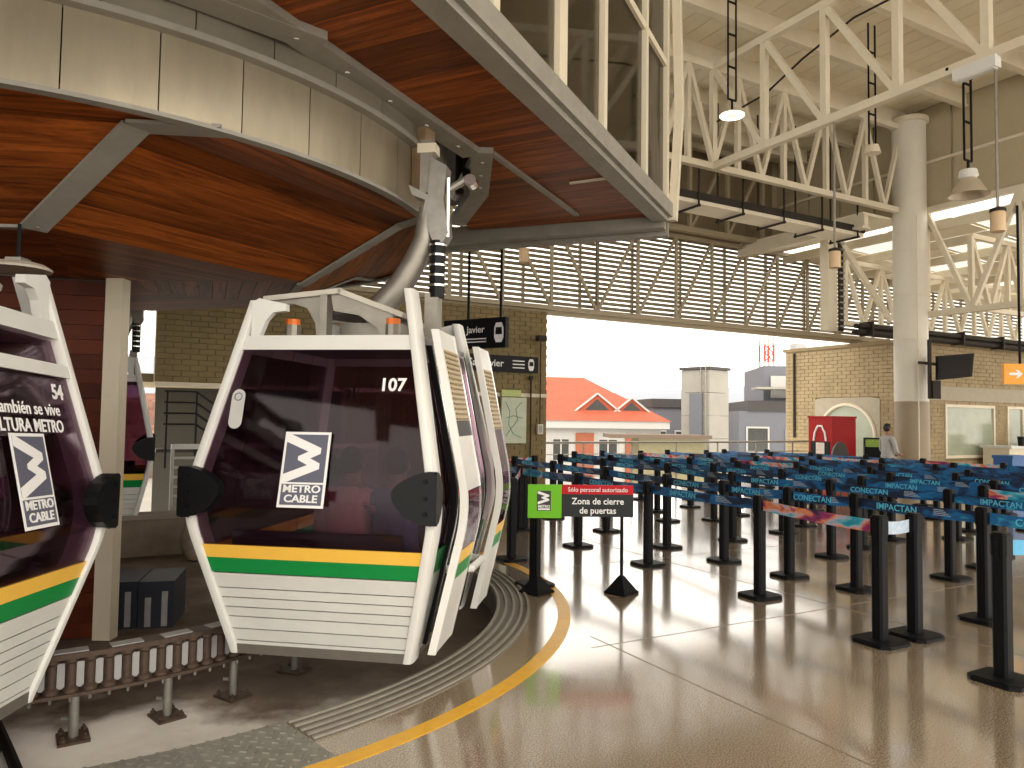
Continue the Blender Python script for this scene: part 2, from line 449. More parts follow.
def corner_ang(k, rho):
    kk = k % NF; t = TW.get(kk, (0, 0, 0)); R = (3.3, 3.02, 2.11)
    if rho >= R[1]: d = t[1] + (t[0] - t[1]) * (rho - R[1]) / (R[0] - R[1])
    elif rho >= R[2]: d = t[2] + (t[1] - t[2]) * (rho - R[2]) / (R[1] - R[2])
    else: d = t[2] * rho / R[2]
    return CORNER0 + k * FA + rad(d)
edges = [0.0]
while edges[-1] < RD:
    edges.append(edges[-1] + 0.118)
for k in range(NF):
    for r0, r1 in zip(edges[:-1], edges[1:]):
        r0, r1 = r0 + 0.002, min(r1 - 0.002, RD - 0.02)
        if r1 - r0 < 0.02: continue
        P = []
        for r in (r0, r1):
            rho = max(0.012, min(r / cs, 3.3))
            a0_, a1_ = corner_ang(k, rho), corner_ang(k + 1, rho)
            if r / cs > 3.3:
                m_ = CORNER0 + (k + .5) * FA; hh = math.acos(min(1, r / (RD - .012))); a0_, a1_ = max(a0_, m_ - hh), min(a1_, m_ + hh); rho = RD - 0.012
            q0 = Vector((rho * math.cos(a0_), rho * math.sin(a0_), soffit_zr(r))); q1 = Vector((rho * math.cos(a1_), rho * math.sin(a1_), soffit_zr(r)))
            P += [q0, q1]
        d_ = (P[3] - P[2]); fa = math.atan2(d_.y, d_.x); Rm = Matrix.Rotation(-fa, 3, 'Z')
        Q = [Rm @ P[0], Rm @ P[1], Rm @ P[3], Rm @ P[2]]
        mb = MB().add(Q + [q + Vector((0, 0, .02)) for q in Q], [(0,1,2,3), (4,5,6,7), (0,1,5,4), (1,2,6,5), (2,3,7,6), (3,0,4,7)])
        mb.build('soffit_plank', woodA, can, (0, 0, 0), fa)
MB().lathe([(0, 3.10), (1.7, 3.12), (2.6, 3.60), (3.28, 3.62)], 48).build('soffit_backing', darkvoid, can)
# fascia: lower band, bead, upper band, each panel on its own
for i in range(36):
    a0 = rad(-188 + i * 8.0); a1 = a0 + rad(8.0) - 0.0022
    if a0 > rad(75): break
    MB().ringsec(RD - 0.02, RD, ZD - 0.03, 3.80, a0, a1, 4).build('fascia_panel', fasciam, can)
    MB().ringsec(RD + 0.03, RD + 0.05, 3.83, 4.86, a0 + 0.05, a1 + 0.05, 4).build('upper_fascia_panel', fasciam2, can)
MB().ringsec(RD - 0.03, RD + 0.07, 3.795, 3.835, rad(-188), rad(80), 120).build('fascia_bead', greybeam, can)
MB().ringsec(RD - 0.06, RD + 0.012, ZD - 0.055, ZD - 0.03, rad(-188), rad(80), 120).build('rim_trim', greybeam, can)
# folded metal trims on the soffit
def fold_pt(k, rho):
    a = corner_ang(k, rho); return Vector((rho * math.cos(a), rho * math.sin(a), soffit_zr(rho * cs) - 0.014))
def trim_line(P, w):
    for p, q in zip(P[:-1], P[1:]):
        MB().bar(p, q + (q - p).normalized() * 0.03, w, 0.02).build('soffit_trim', greybeam, can)
for k, w_ in ((0, 0.17), (1, 0.10), (-1, 0.12), (2, 0.10)):
    trim_line([fold_pt(k, 3.28), fold_pt(k, 3.02), fold_pt(k, 2.11)], w_)
for k in (-1, 1):
    trim_line([fold_pt(k, 2.08), fold_pt(k + 1, 2.08)], 0.07)

# wooden core of the turnaround with its corner post
core = thing('wooden_core', 'reddish wood panelled core wall under the drum canopy with grey corner post', 'wall panel', (-3.50, 6.45, PZ))
ch = 2.86 - PZ
wx, wy = -0.97, -0.22
for j in range(24):
    z0 = 0.02 + j * 0.128
    ang = math.atan2(-wy, -wx)
    MB().span((-1.9, 0.0, z0), (-0.06, 0.03, z0 + 0.124)).build('board', woodB, core, (0, 0, 0), ang)
MB().span((-0.06, -0.03, 0), (0.09, 0.10, ch + 0.02)).build('corner_post', cream, core)
MB().span((-1.9, 0.04, 0), (-0.06, 0.10, ch)).build('core_body', darkvoid, core, (0, 0, 0), math.atan2(-wy, -wx))

# ------------------------------------------------------------------ station house: raised soffit and windows
ET = Vector((0.437, 0.9, 0)).normalized(); EN = Vector((ET.y, -ET.x, 0))
EA = math.atan2(ET.y, ET.x)          # local x runs along the edge, local -y points outwards
def EP(t, n, z=0): return Vector((t, -n, z))
house = thing('station_house', 'overhanging upper storey with wooden soffit, grey beams and slanted window front', 'upper storey', (0, 0, 0), EA)
SZ = 4.0
def clip(poly, ax, val, keep_ge):
    out = []
    for i in range(len(poly)):
        p, q = poly[i], poly[(i + 1) % len(poly)]
        ip = (p[ax] >= val) == keep_ge; iq = (q[ax] >= val) == keep_ge
        if ip: out.append(p)
        if ip != iq:
            t = (val - p[ax]) / (q[ax] - p[ax])
            out.append((p[0] + (q[0]-p[0])*t, p[1] + (q[1]-p[1])*t))
    return out
def tn(x, y): return (x * ET.x + y * ET.y, x * EN.x + y * EN.y)
# soffit outline in (t, n)
sof = [(-1.5, -2.1), tn(1.66, 8.25), tn(-0.55, 9.0), tn(-0.60, 8.5), tn(-0.33, 7.4), tn(-0.20, 6.35), (5.4, -3.12), (-1.5, -3.12)]
t0 = -1.5
while t0 < 9.0:
    pl = clip(clip(sof, 0, t0 + 0.002, True), 0, t0 + 0.118, False)
    if len(pl) > 2:
        # board frame: x across -> grain along local x, so build turned by 90 degrees
        mb = MB().prism([(n, -t) for t, n in pl], (0, 0, SZ), (1, 0, 0), (0, 1, 0), (0, 0, 0.02))
        # map (x=n, y=-t) with rotation -90deg: (x,y)->(y,-x) = (-t,-n); need (t,-n) so mirror through +90
        mb.v = [(x, y, z) for x, y, z in mb.v]
        o = mb.build('soffit_board', woodA, house, (0, 0, 0), -math.pi / 2)
        for vv in o.data.vertices: vv.co.y = -vv.co.y
        # rotation by -90deg of (n, t): (t, -n)
        o.data.flip_normals()
    t0 += 0.12
def ebar(p, q, w, h, name, m=greybeam):
    return MB().bar(p, q, w, h).build(name, m, house)
# outer edge beam: bottom flange and upstand
ebar(EP(-2, -2.12, SZ - 0.02), EP(8.15, -2.12, SZ - 0.02), 0.17, 0.10, 'edge_beam')
ebar(EP(-2, -2.015, SZ + 0.06), EP(8.2, -2.015, SZ + 0.06), 0.05, 0.16, 'edge_flange')
ebar(EP(-2, -3.08, SZ - 0.01), EP(5.5, -3.08, SZ - 0.01), 0.19, 0.08, 'inner_beam')
b0 = tn(-1.20, 4.41); b1_ = tn(-2.75, 3.05)
ebar(EP(*b0, SZ - 0.014), EP(*b1_, SZ - 0.014), 0.2, 0.08, 'inner_beam')
p1 = Vector((*tn(-0.28, 6.20), 0)); p2 = Vector((*tn(-0.36, 7.40), 0)); p3 = Vector((*tn(-0.66, 8.55), 0))
ebar(EP(p1.x, p1.y, SZ - 0.012), EP(p2.x, p2.y, SZ - 0.012), 0.19, 0.08, 'inner_beam')
ebar(EP(p2.x, p2.y, SZ - 0.012), EP(p3.x, p3.y, SZ - 0.012), 0.19, 0.08, 'inner_beam')
for i in range(14):
    MB().lathe([(0, -0.012), (0.018, -0.010), (0.022, 0)], 8, EP(-1.0 + i * 0.48, -3.08, SZ - 0.05)).build('bolt', galv, house)
for i in range(3):
    q = p1.lerp(p2, 0.2 + 0.3 * i)
    MB().lathe([(0, -0.012), (0.018, -0.010), (0.022, 0)], 8, EP(q.x, q.y, SZ - 0.05)).build('bolt', galv, house)
q0 = tn(-0.20, 6.3); q1 = tn(0.70, 8.2)
ebar(EP(*q0, SZ - 0.015), EP(*q1, SZ - 0.015), 0.05, 0.03, 'soffit_trim')
ebar(EP(6.62, -2.62, SZ - 0.012), EP(6.62, -2.18, SZ - 0.012), 0.025, 0.02, 'soffit_trim', cream)
e0 = tn(-1.0, 9.35); e1 = tn(1.72, 8.36)
ebar(EP(*e0, SZ - 0.02), EP(*e1, SZ - 0.02), 0.16, 0.2, 'end_beam')
e0 = tn(-1.0, 9.55); e1 = tn(1.80, 8.55)
ebar(EP(*e0, SZ - 0.08), EP(*e1, SZ - 0.08), 0.12, 0.16, 'end_beam')
# window front
mull = [1.2, 2.5, 3.9, 4.98, 5.95, 7.25, 8.12]
for t_ in mull:
    w_ = 0.15 if abs(t_ - 4.98) < 0.01 else 0.08
    MB().span(EP(t_ - w_ / 2, -2.03 - 0.12, SZ + 0.1), EP(t_ + w_ / 2, -2.03, 7.2)).build('mullion', cream, house)
    MB().span(EP(t_ - w_ / 2 - 0.05, -2.20, SZ + 0.1), EP(t_ - w_ / 2, -2.10, 7.2)).build('mullion_return', greybeam, house)
for a, c in zip(mull[:-1], mull[1:]):
    MB().span(EP(a + 0.04, -2.11, 5.68), EP(c - 0.04, -2.04, 5.76)).build('transom', cream, house)
    MB().span(EP(a + 0.06, -2.085, SZ + 0.12), EP(c - 0.06, -2.075, 5.68)).build('pane', glass, house)
    MB().span(EP(a + 0.06, -2.085, 5.76), EP(c - 0.06, -2.075, 7.2)).build('pane', glass, house)
MB().bar(EP(8.22, -2.0, SZ - 0.05), EP(8.22, -1.93, 5.2), 0.09, 0.09).build('corner_post', cream, house)
MB().bar(EP(8.22, -1.93, 5.2), EP(8.22, -1.98, 7.2), 0.09, 0.09).build('corner_post', cream, house)
for j in range(14):
    MB().span(EP(-2, -3.05, SZ + 0.05 + j * 0.22), EP(8.0, -3.0 + 0.01 * (j % 2), SZ + 0.05 + j * 0.22 + 0.21)).build('inner_cladding', cladd, house)
MB().span(EP(-2, -3.05, 7.2), EP(8.3, -1.95, 7.3)).build('house_roof', cladd, house)
MB().span(EP(8.05, -3.0, SZ + 0.12), EP(8.12, -2.15, 7.2)).build('end_wall', cladd, house)
MB().span(EP(-3, -12, 4.88), EP(9.5, -3.06, 4.95)).build('upper_deck', darkvoid, house)
# dark machinery in the slot
_g = tn(-0.72, 5.72); MB().span((_g[0] - .07, -_g[1] - .06, 3.45), (_g[0] + .07, -_g[1] + .06, 4.9)).build('guide_bar', mat('tan_guide', (.30, .21, .12), .5, .2, var=.25, scale=9), house)
for i, (x, y) in enumerate(((-0.45, 6.9), (-0.5, 7.6), (-0.62, 8.2))):
    tt = tn(x, y); MB().tube([EP(tt[0], tt[1], 4.2), EP(tt[0], tt[1], 4.9)], 0.05, 8).build('hanging_tube', rust, house)
MB().tube([EP(*tn(-0.42, 6.2), 4.3), EP(*tn(-0.40, 7.3), 4.3), EP(*tn(-0.7, 8.6), 4.3)], 0.06, 8).build('guide_rail', steel, house)

# ------------------------------------------------------------------ hall roof
ceil = struct(MB().span((-9, -7, 9.05), (16.6, 14.7, 9.15)).build('ceiling', cream, None, HP(0, 0), TH))
s_ = -8.9
while s_ < 16.3:
    MB().span((s_, -7, 9.0), (s_ + 0.375, 14.5, 9.05)).build('roof_sheet', cream2, ceil)
    s_ += 0.39
for v in (-5.8, -4.3, -2.8, -1.3, 0.2, 1.7, 3.2, 4.7, 6.2, 7.7, 9.2, 10.6, 12.0, 13.4):
    MB().span((-9, v - 0.03, 8.66), (16.3, v + 0.03, 9.0)).build('purlin', cream, ceil)
    MB().span((-9, v - 0.07, 8.64), (16.3, v + 0.07, 8.67)).build('purlin_flange', cream, ceil)
# facade above the louvres
wb = struct(MB().span((2, 14.55, 6.35), (16.5, 14.65, 9.15)).build('wall_back', cladd, None, HP(0, 0), TH))
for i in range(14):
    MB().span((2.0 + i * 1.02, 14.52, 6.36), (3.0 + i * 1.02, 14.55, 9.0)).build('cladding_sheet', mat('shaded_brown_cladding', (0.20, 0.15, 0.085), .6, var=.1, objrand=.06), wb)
# right upper wall: cladding sheets hanging from the roof along the column line
wr = struct(MB().span((16.50, -2.0, 6.6), (16.58, 14.6, 9.15)).build('wall_right', cladd, None, HP(0, 0), TH))
for i in range(17):
    MB().span((16.46, -1.9 + i * 0.96, 6.62), (16.50, -1.0 + i * 0.96, 9.0)).build('cladding_sheet', cladd, wr)
MB().span((16.40, -2, 7.68), (16.46, 14.4, 7.74)).build('wall_rail', cream, wr)

def truss(name, label, p, q, z0, z1, n, chord=0.12, web=0.09, pattern='N', skip_top=False, s0=0.0, cream=cream):
    """plane truss from p to q (hall coordinates s, v)"""
    A = HP(p[0], p[1]); B = HP(q[0], q[1])
    ang = math.atan2((B - A).y, (B - A).x); L = (B - A).length
    t = thing(name, label, 'truss', (A.x, A.y, 0), ang)
    MB().span((0, -chord/2, z0 - chord/2), (L, chord/2, z0 + chord/2)).build('bottom_chord', cream, t)
    MB().span((0, -chord/2, z1 - chord/2), (L, chord/2, z1 + chord/2)).build('top_chord', cream, t)
    for i in range(n + 1):
        x = L * i / n
        MB().bar((x, 0, z0), (x, 0, z1), web * 1.1, web * 1.1).build('vertical', cream, t)
        if i < n:
            x2 = L * (i + 1) / n
            if pattern == 'N': MB().bar((x, 0, z1), (x2, 0, z0), web, web).build('diagonal', cream, t)
            elif pattern == 'M': MB().bar((x, 0, z0), (x2, 0, z1), web, web).build('diagonal', cream, t)
            else:
                xm = (x + x2) / 2
                MB().bar((x, 0, z1), (xm, 0, z0), web, web).build('diagonal', cream, t)
                MB().bar((xm, 0, z0), (x2, 0, z1), web, web).build('diagonal', cream, t)
    return t
truss('roof_truss', 'deep cream truss crossing the hall roof towards the upper right corner', (10.15, 10.5), (10.15, 2.9), 6.6, 8.55, 6, 0.13, 0.10)
truss('roof_truss', 'cream truss from the window storey to the round column', (8.2, 10.5), (16.0, 10.5), 6.6, 8.55, 6, 0.12, 0.085, 'W')
truss('roof_truss', 'darker cream truss deep in shade behind the first one at the facade', (5.0, 13.9), (15.2, 13.9), 6.45, 8.6, 8, 0.14, 0.08, 'M', cream=cream_shade)
truss('roof_truss', 'cream truss in front of the left half of the louvre screen', (2.5, 14.25), (10.1, 14.25), 4.22, 6.35, 6, 0.10, 0.06, 'N', cream=cream_shade)
truss('roof_truss', 'cream truss in front of the right half of the louvre screen', (10.1, 14.25), (21.0, 14.25), 4.22, 6.35, 9, 0.10, 0.06, 'M', cream=cream_shade)
truss('roof_truss', 'open cream truss hanging under the clad wall right of the column', (16.45, 10.2), (16.45, 2.2), 4.2, 6.6, 4, 0.13, 0.10, 'W')
truss('roof_truss', 'far cream truss under the low skylight roof right of the column', (16.8, 12.6), (27.0, 12.6), 4.3, 5.9, 7, 0.11, 0.09, 'W')
truss('roof_truss', 'nearer cream truss under the low skylight roof at the right edge', (16.8, 9.4), (27.0, 9.4), 4.3, 5.9, 7, 0.11, 0.09, 'W')

# louvre screen
lv = hthing('louvre_screen', 'long screen of horizontal cream slats with daylight between them', 'louvre', 2.0, 14.45, 4.2)
for i in range(19):
    MB().box((13.5, 0, 0.05 + i * 0.116), (27.0, 0.02, 0.082), Matrix.Rotation(rad(-12), 3, 'X')).build('slat', slatm, lv)
for i in range(18):
    MB().span((i * 1.55, 0.03, 0), (i * 1.55 + 0.06, 0.09, 2.15)).build('mounting_post', slatm, lv)
MB().span((0, -0.08, -0.12), (27, 0.08, 0.0)).build('bottom_rail', cream_shade, lv)

# round column
colm = hthing('round_column', 'tall round white column with beige painted lower part', 'column', 16.17, 10.42)
MB().lathe([(0.36, 2.2), (0.36, 8.74)], 28).build('shaft', mat('column_white', (0.66, 0.62, 0.53), 0.45, var=0.06, scale=1.2), colm, smooth=True)
MB().lathe([(0.362, 0), (0.362, 2.2)], 28).build('painted_base', mat('column_beige', (0.30, 0.235, 0.155), 0.5, var=0.06), colm, smooth=True)
MB().lathe([(0, 8.74), (0.42, 8.74), (0.42, 8.64), (0.36, 8.62)], 28).build('capital', cream, colm)
for z in (3.6, 4.6, 5.6): MB().lathe([(0.362, z), (0.366, z + 0.01), (0.362, z + 0.02)], 28).build('weld_ring', cream, colm)
MB().tube([(-0.30, -0.36, 0.2), (-0.30, -0.36, 6.4)], 0.015, 6).build('conduit', cream, colm)

# low roof right of the column line, with skylights
lowr = struct(MB().span((14.9, 10.7, 6.42), (16.4, 14.5, 6.48)).build('ceiling_low', cream2, None, HP(0, 0), TH))
def low_z(s): return 6.35 - (s - 16.5) * 0.05
for i in range(9):
    for j in range(10):
        s0, s1 = 16.6 + i * 1.5, 16.6 + i * 1.5 + 1.46
        v0, v1 = -1.5 + j * 1.6, -1.5 + j * 1.6 + 1.57
        sky = j in (4, 5, 6, 7, 8) and (i + j) % 2 == 0
        if sky:
            v0 += 0.1; v1 -= 0.1
        b = MB().add([(s0, v0, low_z(s0)), (s1, v0, low_z(s1)), (s1, v1, low_z(s1)), (s0, v1, low_z(s0)),
                      (s0, v0, low_z(s0)+.03), (s1, v0, low_z(s1)+.03), (s1, v1, low_z(s1)+.03), (s0, v1, low_z(s0)+.03)],
                     [(0,1,2,3),(4,5,6,7),(0,1,5,4),(1,2,6,5),(2,3,7,6),(3,0,4,7)])
        b.build('skylight' if sky else 'roof_sheet', skyglass if sky else cream2, lowr)
        if sky:
            for (a_, c_) in ((v0 - .1, v0), (v1, v1 + .1)):
                MB().add([(s0, a_, low_z(s0)), (s1, a_, low_z(s1)), (s1, c_, low_z(s1)), (s0, c_, low_z(s0))], [(0,1,2,3)]).build('roof_sheet', cream2, lowr)
    MB().span((s0 - 0.06, -1.5, low_z(s0) - 0.22), (s0 + 0.02, 14.4, low_z(s0) - 0.01)).build('purlin', cream, lowr)
tz = mat('dark_tray', (0.028, 0.022, 0.017), 0.6, var=0.2, spec=.2)
# cable trays and pipes
ct = hthing('cable_tray', 'cream cable tray with hanger frames running under the cross truss', 'cable tray', 8.6, 11.2, 0)
MB().span((0, -0.3, 5.98), (6.6, 0.3, 6.06)).build('tray', cream, ct)
MB().span((0, -0.34, 6.06), (6.6, -0.28, 6.20)).build('tray_side', tz, ct)
for i in range(6):
    x = 0.3 + i * 1.2
    MB().bar((x, -0.36, 5.9), (x, -0.36, 6.75), 0.03).build('hanger', tz, ct); MB().bar((x, 0.36, 5.9), (x, 0.36, 8.5), 0.03).build('hanger', tz, ct)
    MB().bar((x, -0.4, 5.93), (x, 0.4, 5.93), 0.04).build('cross_bar', tz, ct)
for i in range(3): MB().tube([(0, -0.2 + 0.15 * i, 6.1), (6.4, -0.2 + 0.15 * i, 6.1)], 0.035, 6).build('cable', tz, ct)
eb = hthing('edge_girder', 'cream girder closing the low ceiling between facade and column', 'girder', 14.8, 10.6, 0)
MB().span((0, 0, 6.12), (0.14, 3.8, 6.40)).build('web', cream, eb)
MB().span((-0.06, 0, 6.08), (0.2, 3.8, 6.13)).build('flange', cream, eb)
hp = hthing('hanging_post', 'cream post with dark cable ladder hanging from the roof left of the column', 'post', 15.9, 12.4, 0)
MB().span((-0.17, -0.12, 4.0), (0.17, 0.12, 6.4)).build('post', cream, hp)
MB().span((0.2, -0.16, 4.0), (0.36, -0.12, 6.5)).build('ladder_back', tz, hp)
for i in range(16): MB().span((0.2, -0.2, 4.1 + i * 0.15), (0.36, -0.16, 4.14 + i * 0.15)).build('rung', steel, hp)
MB().bar((0.3, -0.1, 6.3), (1.6, -0.6, 4.3), 0.12).build('brace', cream, hp)
pr = hthing('pipe_rack', 'bundle of dark pipes running level behind the round column', 'pipes', 15.9, 11.5, 0)
for i, (y, z) in enumerate(((0, 4.05), (0.15, 4.05), (0.05, 3.92), (0.2, 3.9))):
    MB().tube([(0, y, z), (1.5, y, z), (11, y, z)], 0.06, 8).build('pipe', tz, pr)
for i in range(6): MB().span((0.3 + i * 1.9, -0.1, 3.82), (0.36 + i * 1.9, 0.26, 4.16)).build('bracket', tz, pr)

# ------------------------------------------------------------------ brick buildings
def brick_material(name, col):
    return mat(name, col, 0.75, var=0.22, scale=2.2, bump=0.3)
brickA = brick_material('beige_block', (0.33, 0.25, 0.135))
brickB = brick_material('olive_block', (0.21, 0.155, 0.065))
mortar = mat('mortar', (0.24, 0.185, 0.10), 0.85, var=0.1)
def brick_part(parent, L, z0, z1, bw, bh, m, holes=(), dep=0.03, y0=0.0):
    """running bond of real blocks on the plane y = y0 (front towards -y), joined"""
    b = MB(); z = z0; row = 0
    while z < z1 - 0.02:
        h = min(bh, z1 - z); x = -bw / 2 * (row % 2)
        while x < L:
            a, c = max(0, x), min(L, x + bw)
            mx_, mz_ = (a + c) / 2, z + h / 2
            if c - a > 0.03 and not any(hx0 < c - 0.01 and hx1 > a + 0.01 and hz0 < z + h - 0.01 and hz1 > z + 0.01 for hx0, hx1, hz0, hz1 in holes):
                b.span((a + 0.006, y0 - dep - random.uniform(0, 0.008), z + 0.006), (c - 0.006, y0, z + h - 0.006))
            elif c - a > 0.03:
                for hx0, hx1, hz0, hz1 in holes:
                    if hz0 < z + h - 0.01 and hz1 > z + 0.01:
                        if a < hx0 < c and hx0 - a > .02: b.span((a + 0.006, y0 - dep, z + 0.006), (hx0, y0, z + h - 0.006))
                        if a < hx1 < c and c - hx1 > .02: b.span((hx1, y0 - dep, z + 0.006), (c - 0.006, y0, z + h - 0.006))
            x += bw
        z += bh; row += 1
    return tag(b.build('blocks', m, parent), kind='stuff')
# brick house at the right: left flank (local x along -v), front (local x along u)
W2 = struct(MB().span((0, 0, 0), (4.6, 0.25, 3.95)).build('wall_brick_flank', mortar, None, HP(19.45, 16.8), TH - math.pi / 2))
brick_part(W2, 4.6, 0.0, 3.95, 0.30, 0.112, brickA, [(1.15, 3.35, 0.0, 2.45)])
MB().span((-0.05, -0.1, 3.95), (4.7, 0.3, 4.05)).build('coping', mortar, W2)
MB().span((0.34, -0.09, 1.2), (0.40, -0.03, 3.9)).build('downpipe', tz, W2)
# arched window in the flank
aw = thing('window_1', None, None, HP(19.45, 16.8), TH - math.pi / 2); del_ = aw
aw['kind'] = 'structure'
plaster = mat('grey_plaster', (0.36, 0.315, 0.23), 0.7, var=0.08)
fr = MB(); N = 20; cx_, cz_, r_ = 2.25, 1.30, 0.92
poly_o = [(1.15, 0), (1.15, 2.45), (3.35, 2.45), (3.35, 0)]
for i in range(N):
    a0, a1 = math.pi - math.pi * i / N, math.pi - math.pi * (i + 1) / N
    def outp(a):
        x, z = math.cos(a), math.sin(a)
        k_ = min(1.1 / max(abs(x), 1e-6), 1.15 / max(abs(z), 1e-6)); return (cx_ + x * k_, cz_ + z * k_)
    for yy in (-0.05,):
        pa, pb = outp(a0), outp(a1)
        ia, ib = (cx_ + r_ * math.cos(a0), cz_ + r_ * math.sin(a0)), (cx_ + r_ * math.cos(a1), cz_ + r_ * math.sin(a1))
        fr.add([(pa[0], yy, pa[1]), (pb[0], yy, pb[1]), (ib[0], yy, ib[1]), (ia[0], yy, ia[1]),
                (pa[0], 0.05, pa[1]), (pb[0], 0.05, pb[1]), (ib[0], 0.05, ib[1]), (ia[0], 0.05, ia[1])],
               [(0,1,2,3), (4,5,6,7), (2,3,7,6), (0,1,5,4)])
fr.span((1.15, -0.05, 0), (cx_ - r_, 0.05, cz_)); fr.span((cx_ + r_, -0.05, 0), (3.35, 0.05, cz_))
fr.build('arch_surround', plaster, aw)
tr = MB(); n_ = 20
ring = [(cx_ + (r_ + 0.02) * math.cos(math.pi - math.pi * i / n_), cz_ + (r_ + 0.02) * math.sin(math.pi - math.pi * i / n_)) for i in range(n_ + 1)]
tr.tube([(cx_ - r_, -0.06, 0.1)] + [(x, -0.06, z) for x, z in ring] + [(cx_ + r_, -0.06, 0.1)], 0.05, 6); tr.build('arch_moulding', cream, aw)
pane_m = mat('hazy_green_pane', (0.33, 0.36, 0.27), 0.15, var=0.15, scale=2)
MB().prism(ring + [(cx_ + r_, 0), (cx_ - r_, 0)], (0, -0.012, 0), (1, 0, 0), (0, 0, 1), (0, 0.02, 0)).build('pane', pane_m, aw)
# front of the brick house, turned towards the hall
W3 = struct(MB().span((0, 0, 0), (14, 0.25, 3.95)).build('wall_brick_front', mortar, None, HP(19.45, 12.2), TH))
holes = [(0.9, 3.35, 0.75, 2.25), (4.0, 4.9, 0.0, 2.25), (6.6, 7.6, 0.0, 2.15)]
brick_part(W3, 14, 0.0, 2.35, 0.30, 0.112, brickA, holes)
MB().span((0, -0.06, 2.35), (14, 0, 2.75)).build('lintel_band', plaster, W3)
brick_part(W3, 14, 2.75, 3.95, 0.30, 0.112, brickA)
MB().span((-0.1, -0.1, 3.95), (14, 0.3, 4.05)).build('coping', mortar, W3)
wn = hthing('window_2', None, None, 19.45, 12.2); wn['kind'] = 'structure'
for a, c in (((0.9, -0.07, 0.75), (3.35, 0, 0.83)), ((0.9, -0.07, 2.17), (3.35, 0, 2.25)), ((0.9, -0.07, 0.83), (0.98, 0, 2.17)), ((3.27, -0.07, 0.83), (3.35, 0, 2.17))):
    MB().span(a, c).build('window_frame', cream, wn)
MB().span((0.98, -0.03, 0.83), (3.27, -0.015, 2.17)).build('pane', pane_m, wn)
dr = hthing('door_1', None, None, 19.45, 12.2); dr['kind'] = 'structure'
for a, c in (((4.0, -0.07, 0), (4.08, 0, 2.25)), ((4.82, -0.07, 0), (4.9, 0, 2.25)), ((4.08, -0.07, 2.17), (4.82, 0, 2.25))):
    MB().span(a, c).build('door_frame', cream, dr)
MB().span((4.08, -0.03, 0.0), (4.82, -0.015, 2.17)).build('pane', pane_m, dr)
d2 = hthing('door_2', None, None, 19.45, 12.2); d2['kind'] = 'structure'
MB().span((6.6, -0.04, 0.0), (7.6, -0.01, 2.15)).build('door_leaf', mat('dark_door', (0.04, 0.035, 0.03), .5, var=.1), d2)
MB().span((6.5, -0.07, 0.0), (6.6, 0, 2.25)).build('door_frame', cream, d2)

# brick wall behind the gondolas
W4 = struct(MB().span((0.75, 14.45, 0.0 + 0), (9.0, 14.75, 4.12)).build('wall_brick_back', mortar, None, HP(0, 0), TH))
# its lower left is open above the stair
bpy.data.objects.remove(W4)
W4 = struct(MB().span((0, 0, 2.25), (8.0, 0.28, 4.12)).build('wall_brick_back', mortar, None, HP(0.75, 14.3), TH))
MB().span((3.4, 0, -0.5), (8.0, 0.28, 2.25)).build('wall_core', mortar, W4)
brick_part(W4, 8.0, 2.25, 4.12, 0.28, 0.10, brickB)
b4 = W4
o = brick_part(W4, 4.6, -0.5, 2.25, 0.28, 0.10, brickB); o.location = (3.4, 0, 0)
MB().span((0, -0.05, 2.17), (8, -0.02, 2.25)).build('wall_trim', cream, W4)
# added shading slab and stair bay below
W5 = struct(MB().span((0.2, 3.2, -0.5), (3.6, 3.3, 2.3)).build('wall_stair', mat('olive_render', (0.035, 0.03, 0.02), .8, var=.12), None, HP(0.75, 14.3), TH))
struct(MB().span((-0.2, 0.3, 2.25), (4.0, 3.6, 2.4)).build('ceiling_shade_slab', mortar, None, HP(0.75, 14.3), TH))  # slab added over the stair bay to keep it in shade
struct(MB().span((3.4, 0.3, -0.5), (3.6, 3.3, 2.25)).build('wall_shade_side', MATS['olive_render'], None, HP(0.75, 14.3), TH))  # side added with the slab to close off the light
sr = hthing('stair_railing', 'dark stair railing descending behind the gondola on the left', 'railing', 0.95, 14.9, 0)
for j in range(4): MB().tube([(0.0, 0, 2.1 - j * 0.2), (0.55, 0, 2.1 - j * 0.2), (2.2, 0, 0.9 - j * 0.2)], 0.02, 6).build('rail', blackm, sr)
for x, zt in ((0.05, 2.1), (0.55, 2.1), (1.1, 1.7), (1.7, 1.27), (2.2, 0.9)): MB().tube([(x, 0, zt - 1.4), (x, 0, zt)], 0.022, 6).build('post', blackm, sr)
for j in range(7): MB().span((0.6 + j * 0.25, 0.05, 1.0 - j * 0.18 - 0.04), (0.9 + j * 0.25, 0.8, 1.0 - j * 0.18)).build('step', tz, sr)
MB().span((-0.1, 0.05, 0.98), (0.62, 0.8, 1.04)).build('landing', tz, sr)
gf = hthing('guard_fence', 'pale horizontal bar fence between the far gondola and number 107', 'railing', 0.95, 12.9, -0.25)
MB().span((0, -0.06, 1.38), (3.4, 0.06, 1.46)).build('top_rail', white2, gf)
for j in range(5): MB().span((0, -0.02, 0.62 + j * 0.15), (3.4, 0.02, 0.66 + j * 0.15)).build('bar', galv, gf)
for x in (0.0, 0.85, 1.7, 2.55, 3.35): MB().span((x, -0.03, 0), (x + 0.05, 0.03, 1.4)).build('post', galv, gf)
lw = hthing('parapet', 'low stained concrete kerb wall behind the turnaround', 'kerb', 0.4, 11.3, PZ)
MB().span((-3.2, 0, 0), (4.0, 0.35, 0.5)).build('kerb_body', mat('kerb_concrete', (.16, .12, .085), .85, var=.25), lw)
MB().span((-3.22, -0.04, 0.5), (4.02, 0.38, 0.56)).build('kerb_cap', mat('kerb_cap', (.22, .18, .14), .8, var=.2), lw)
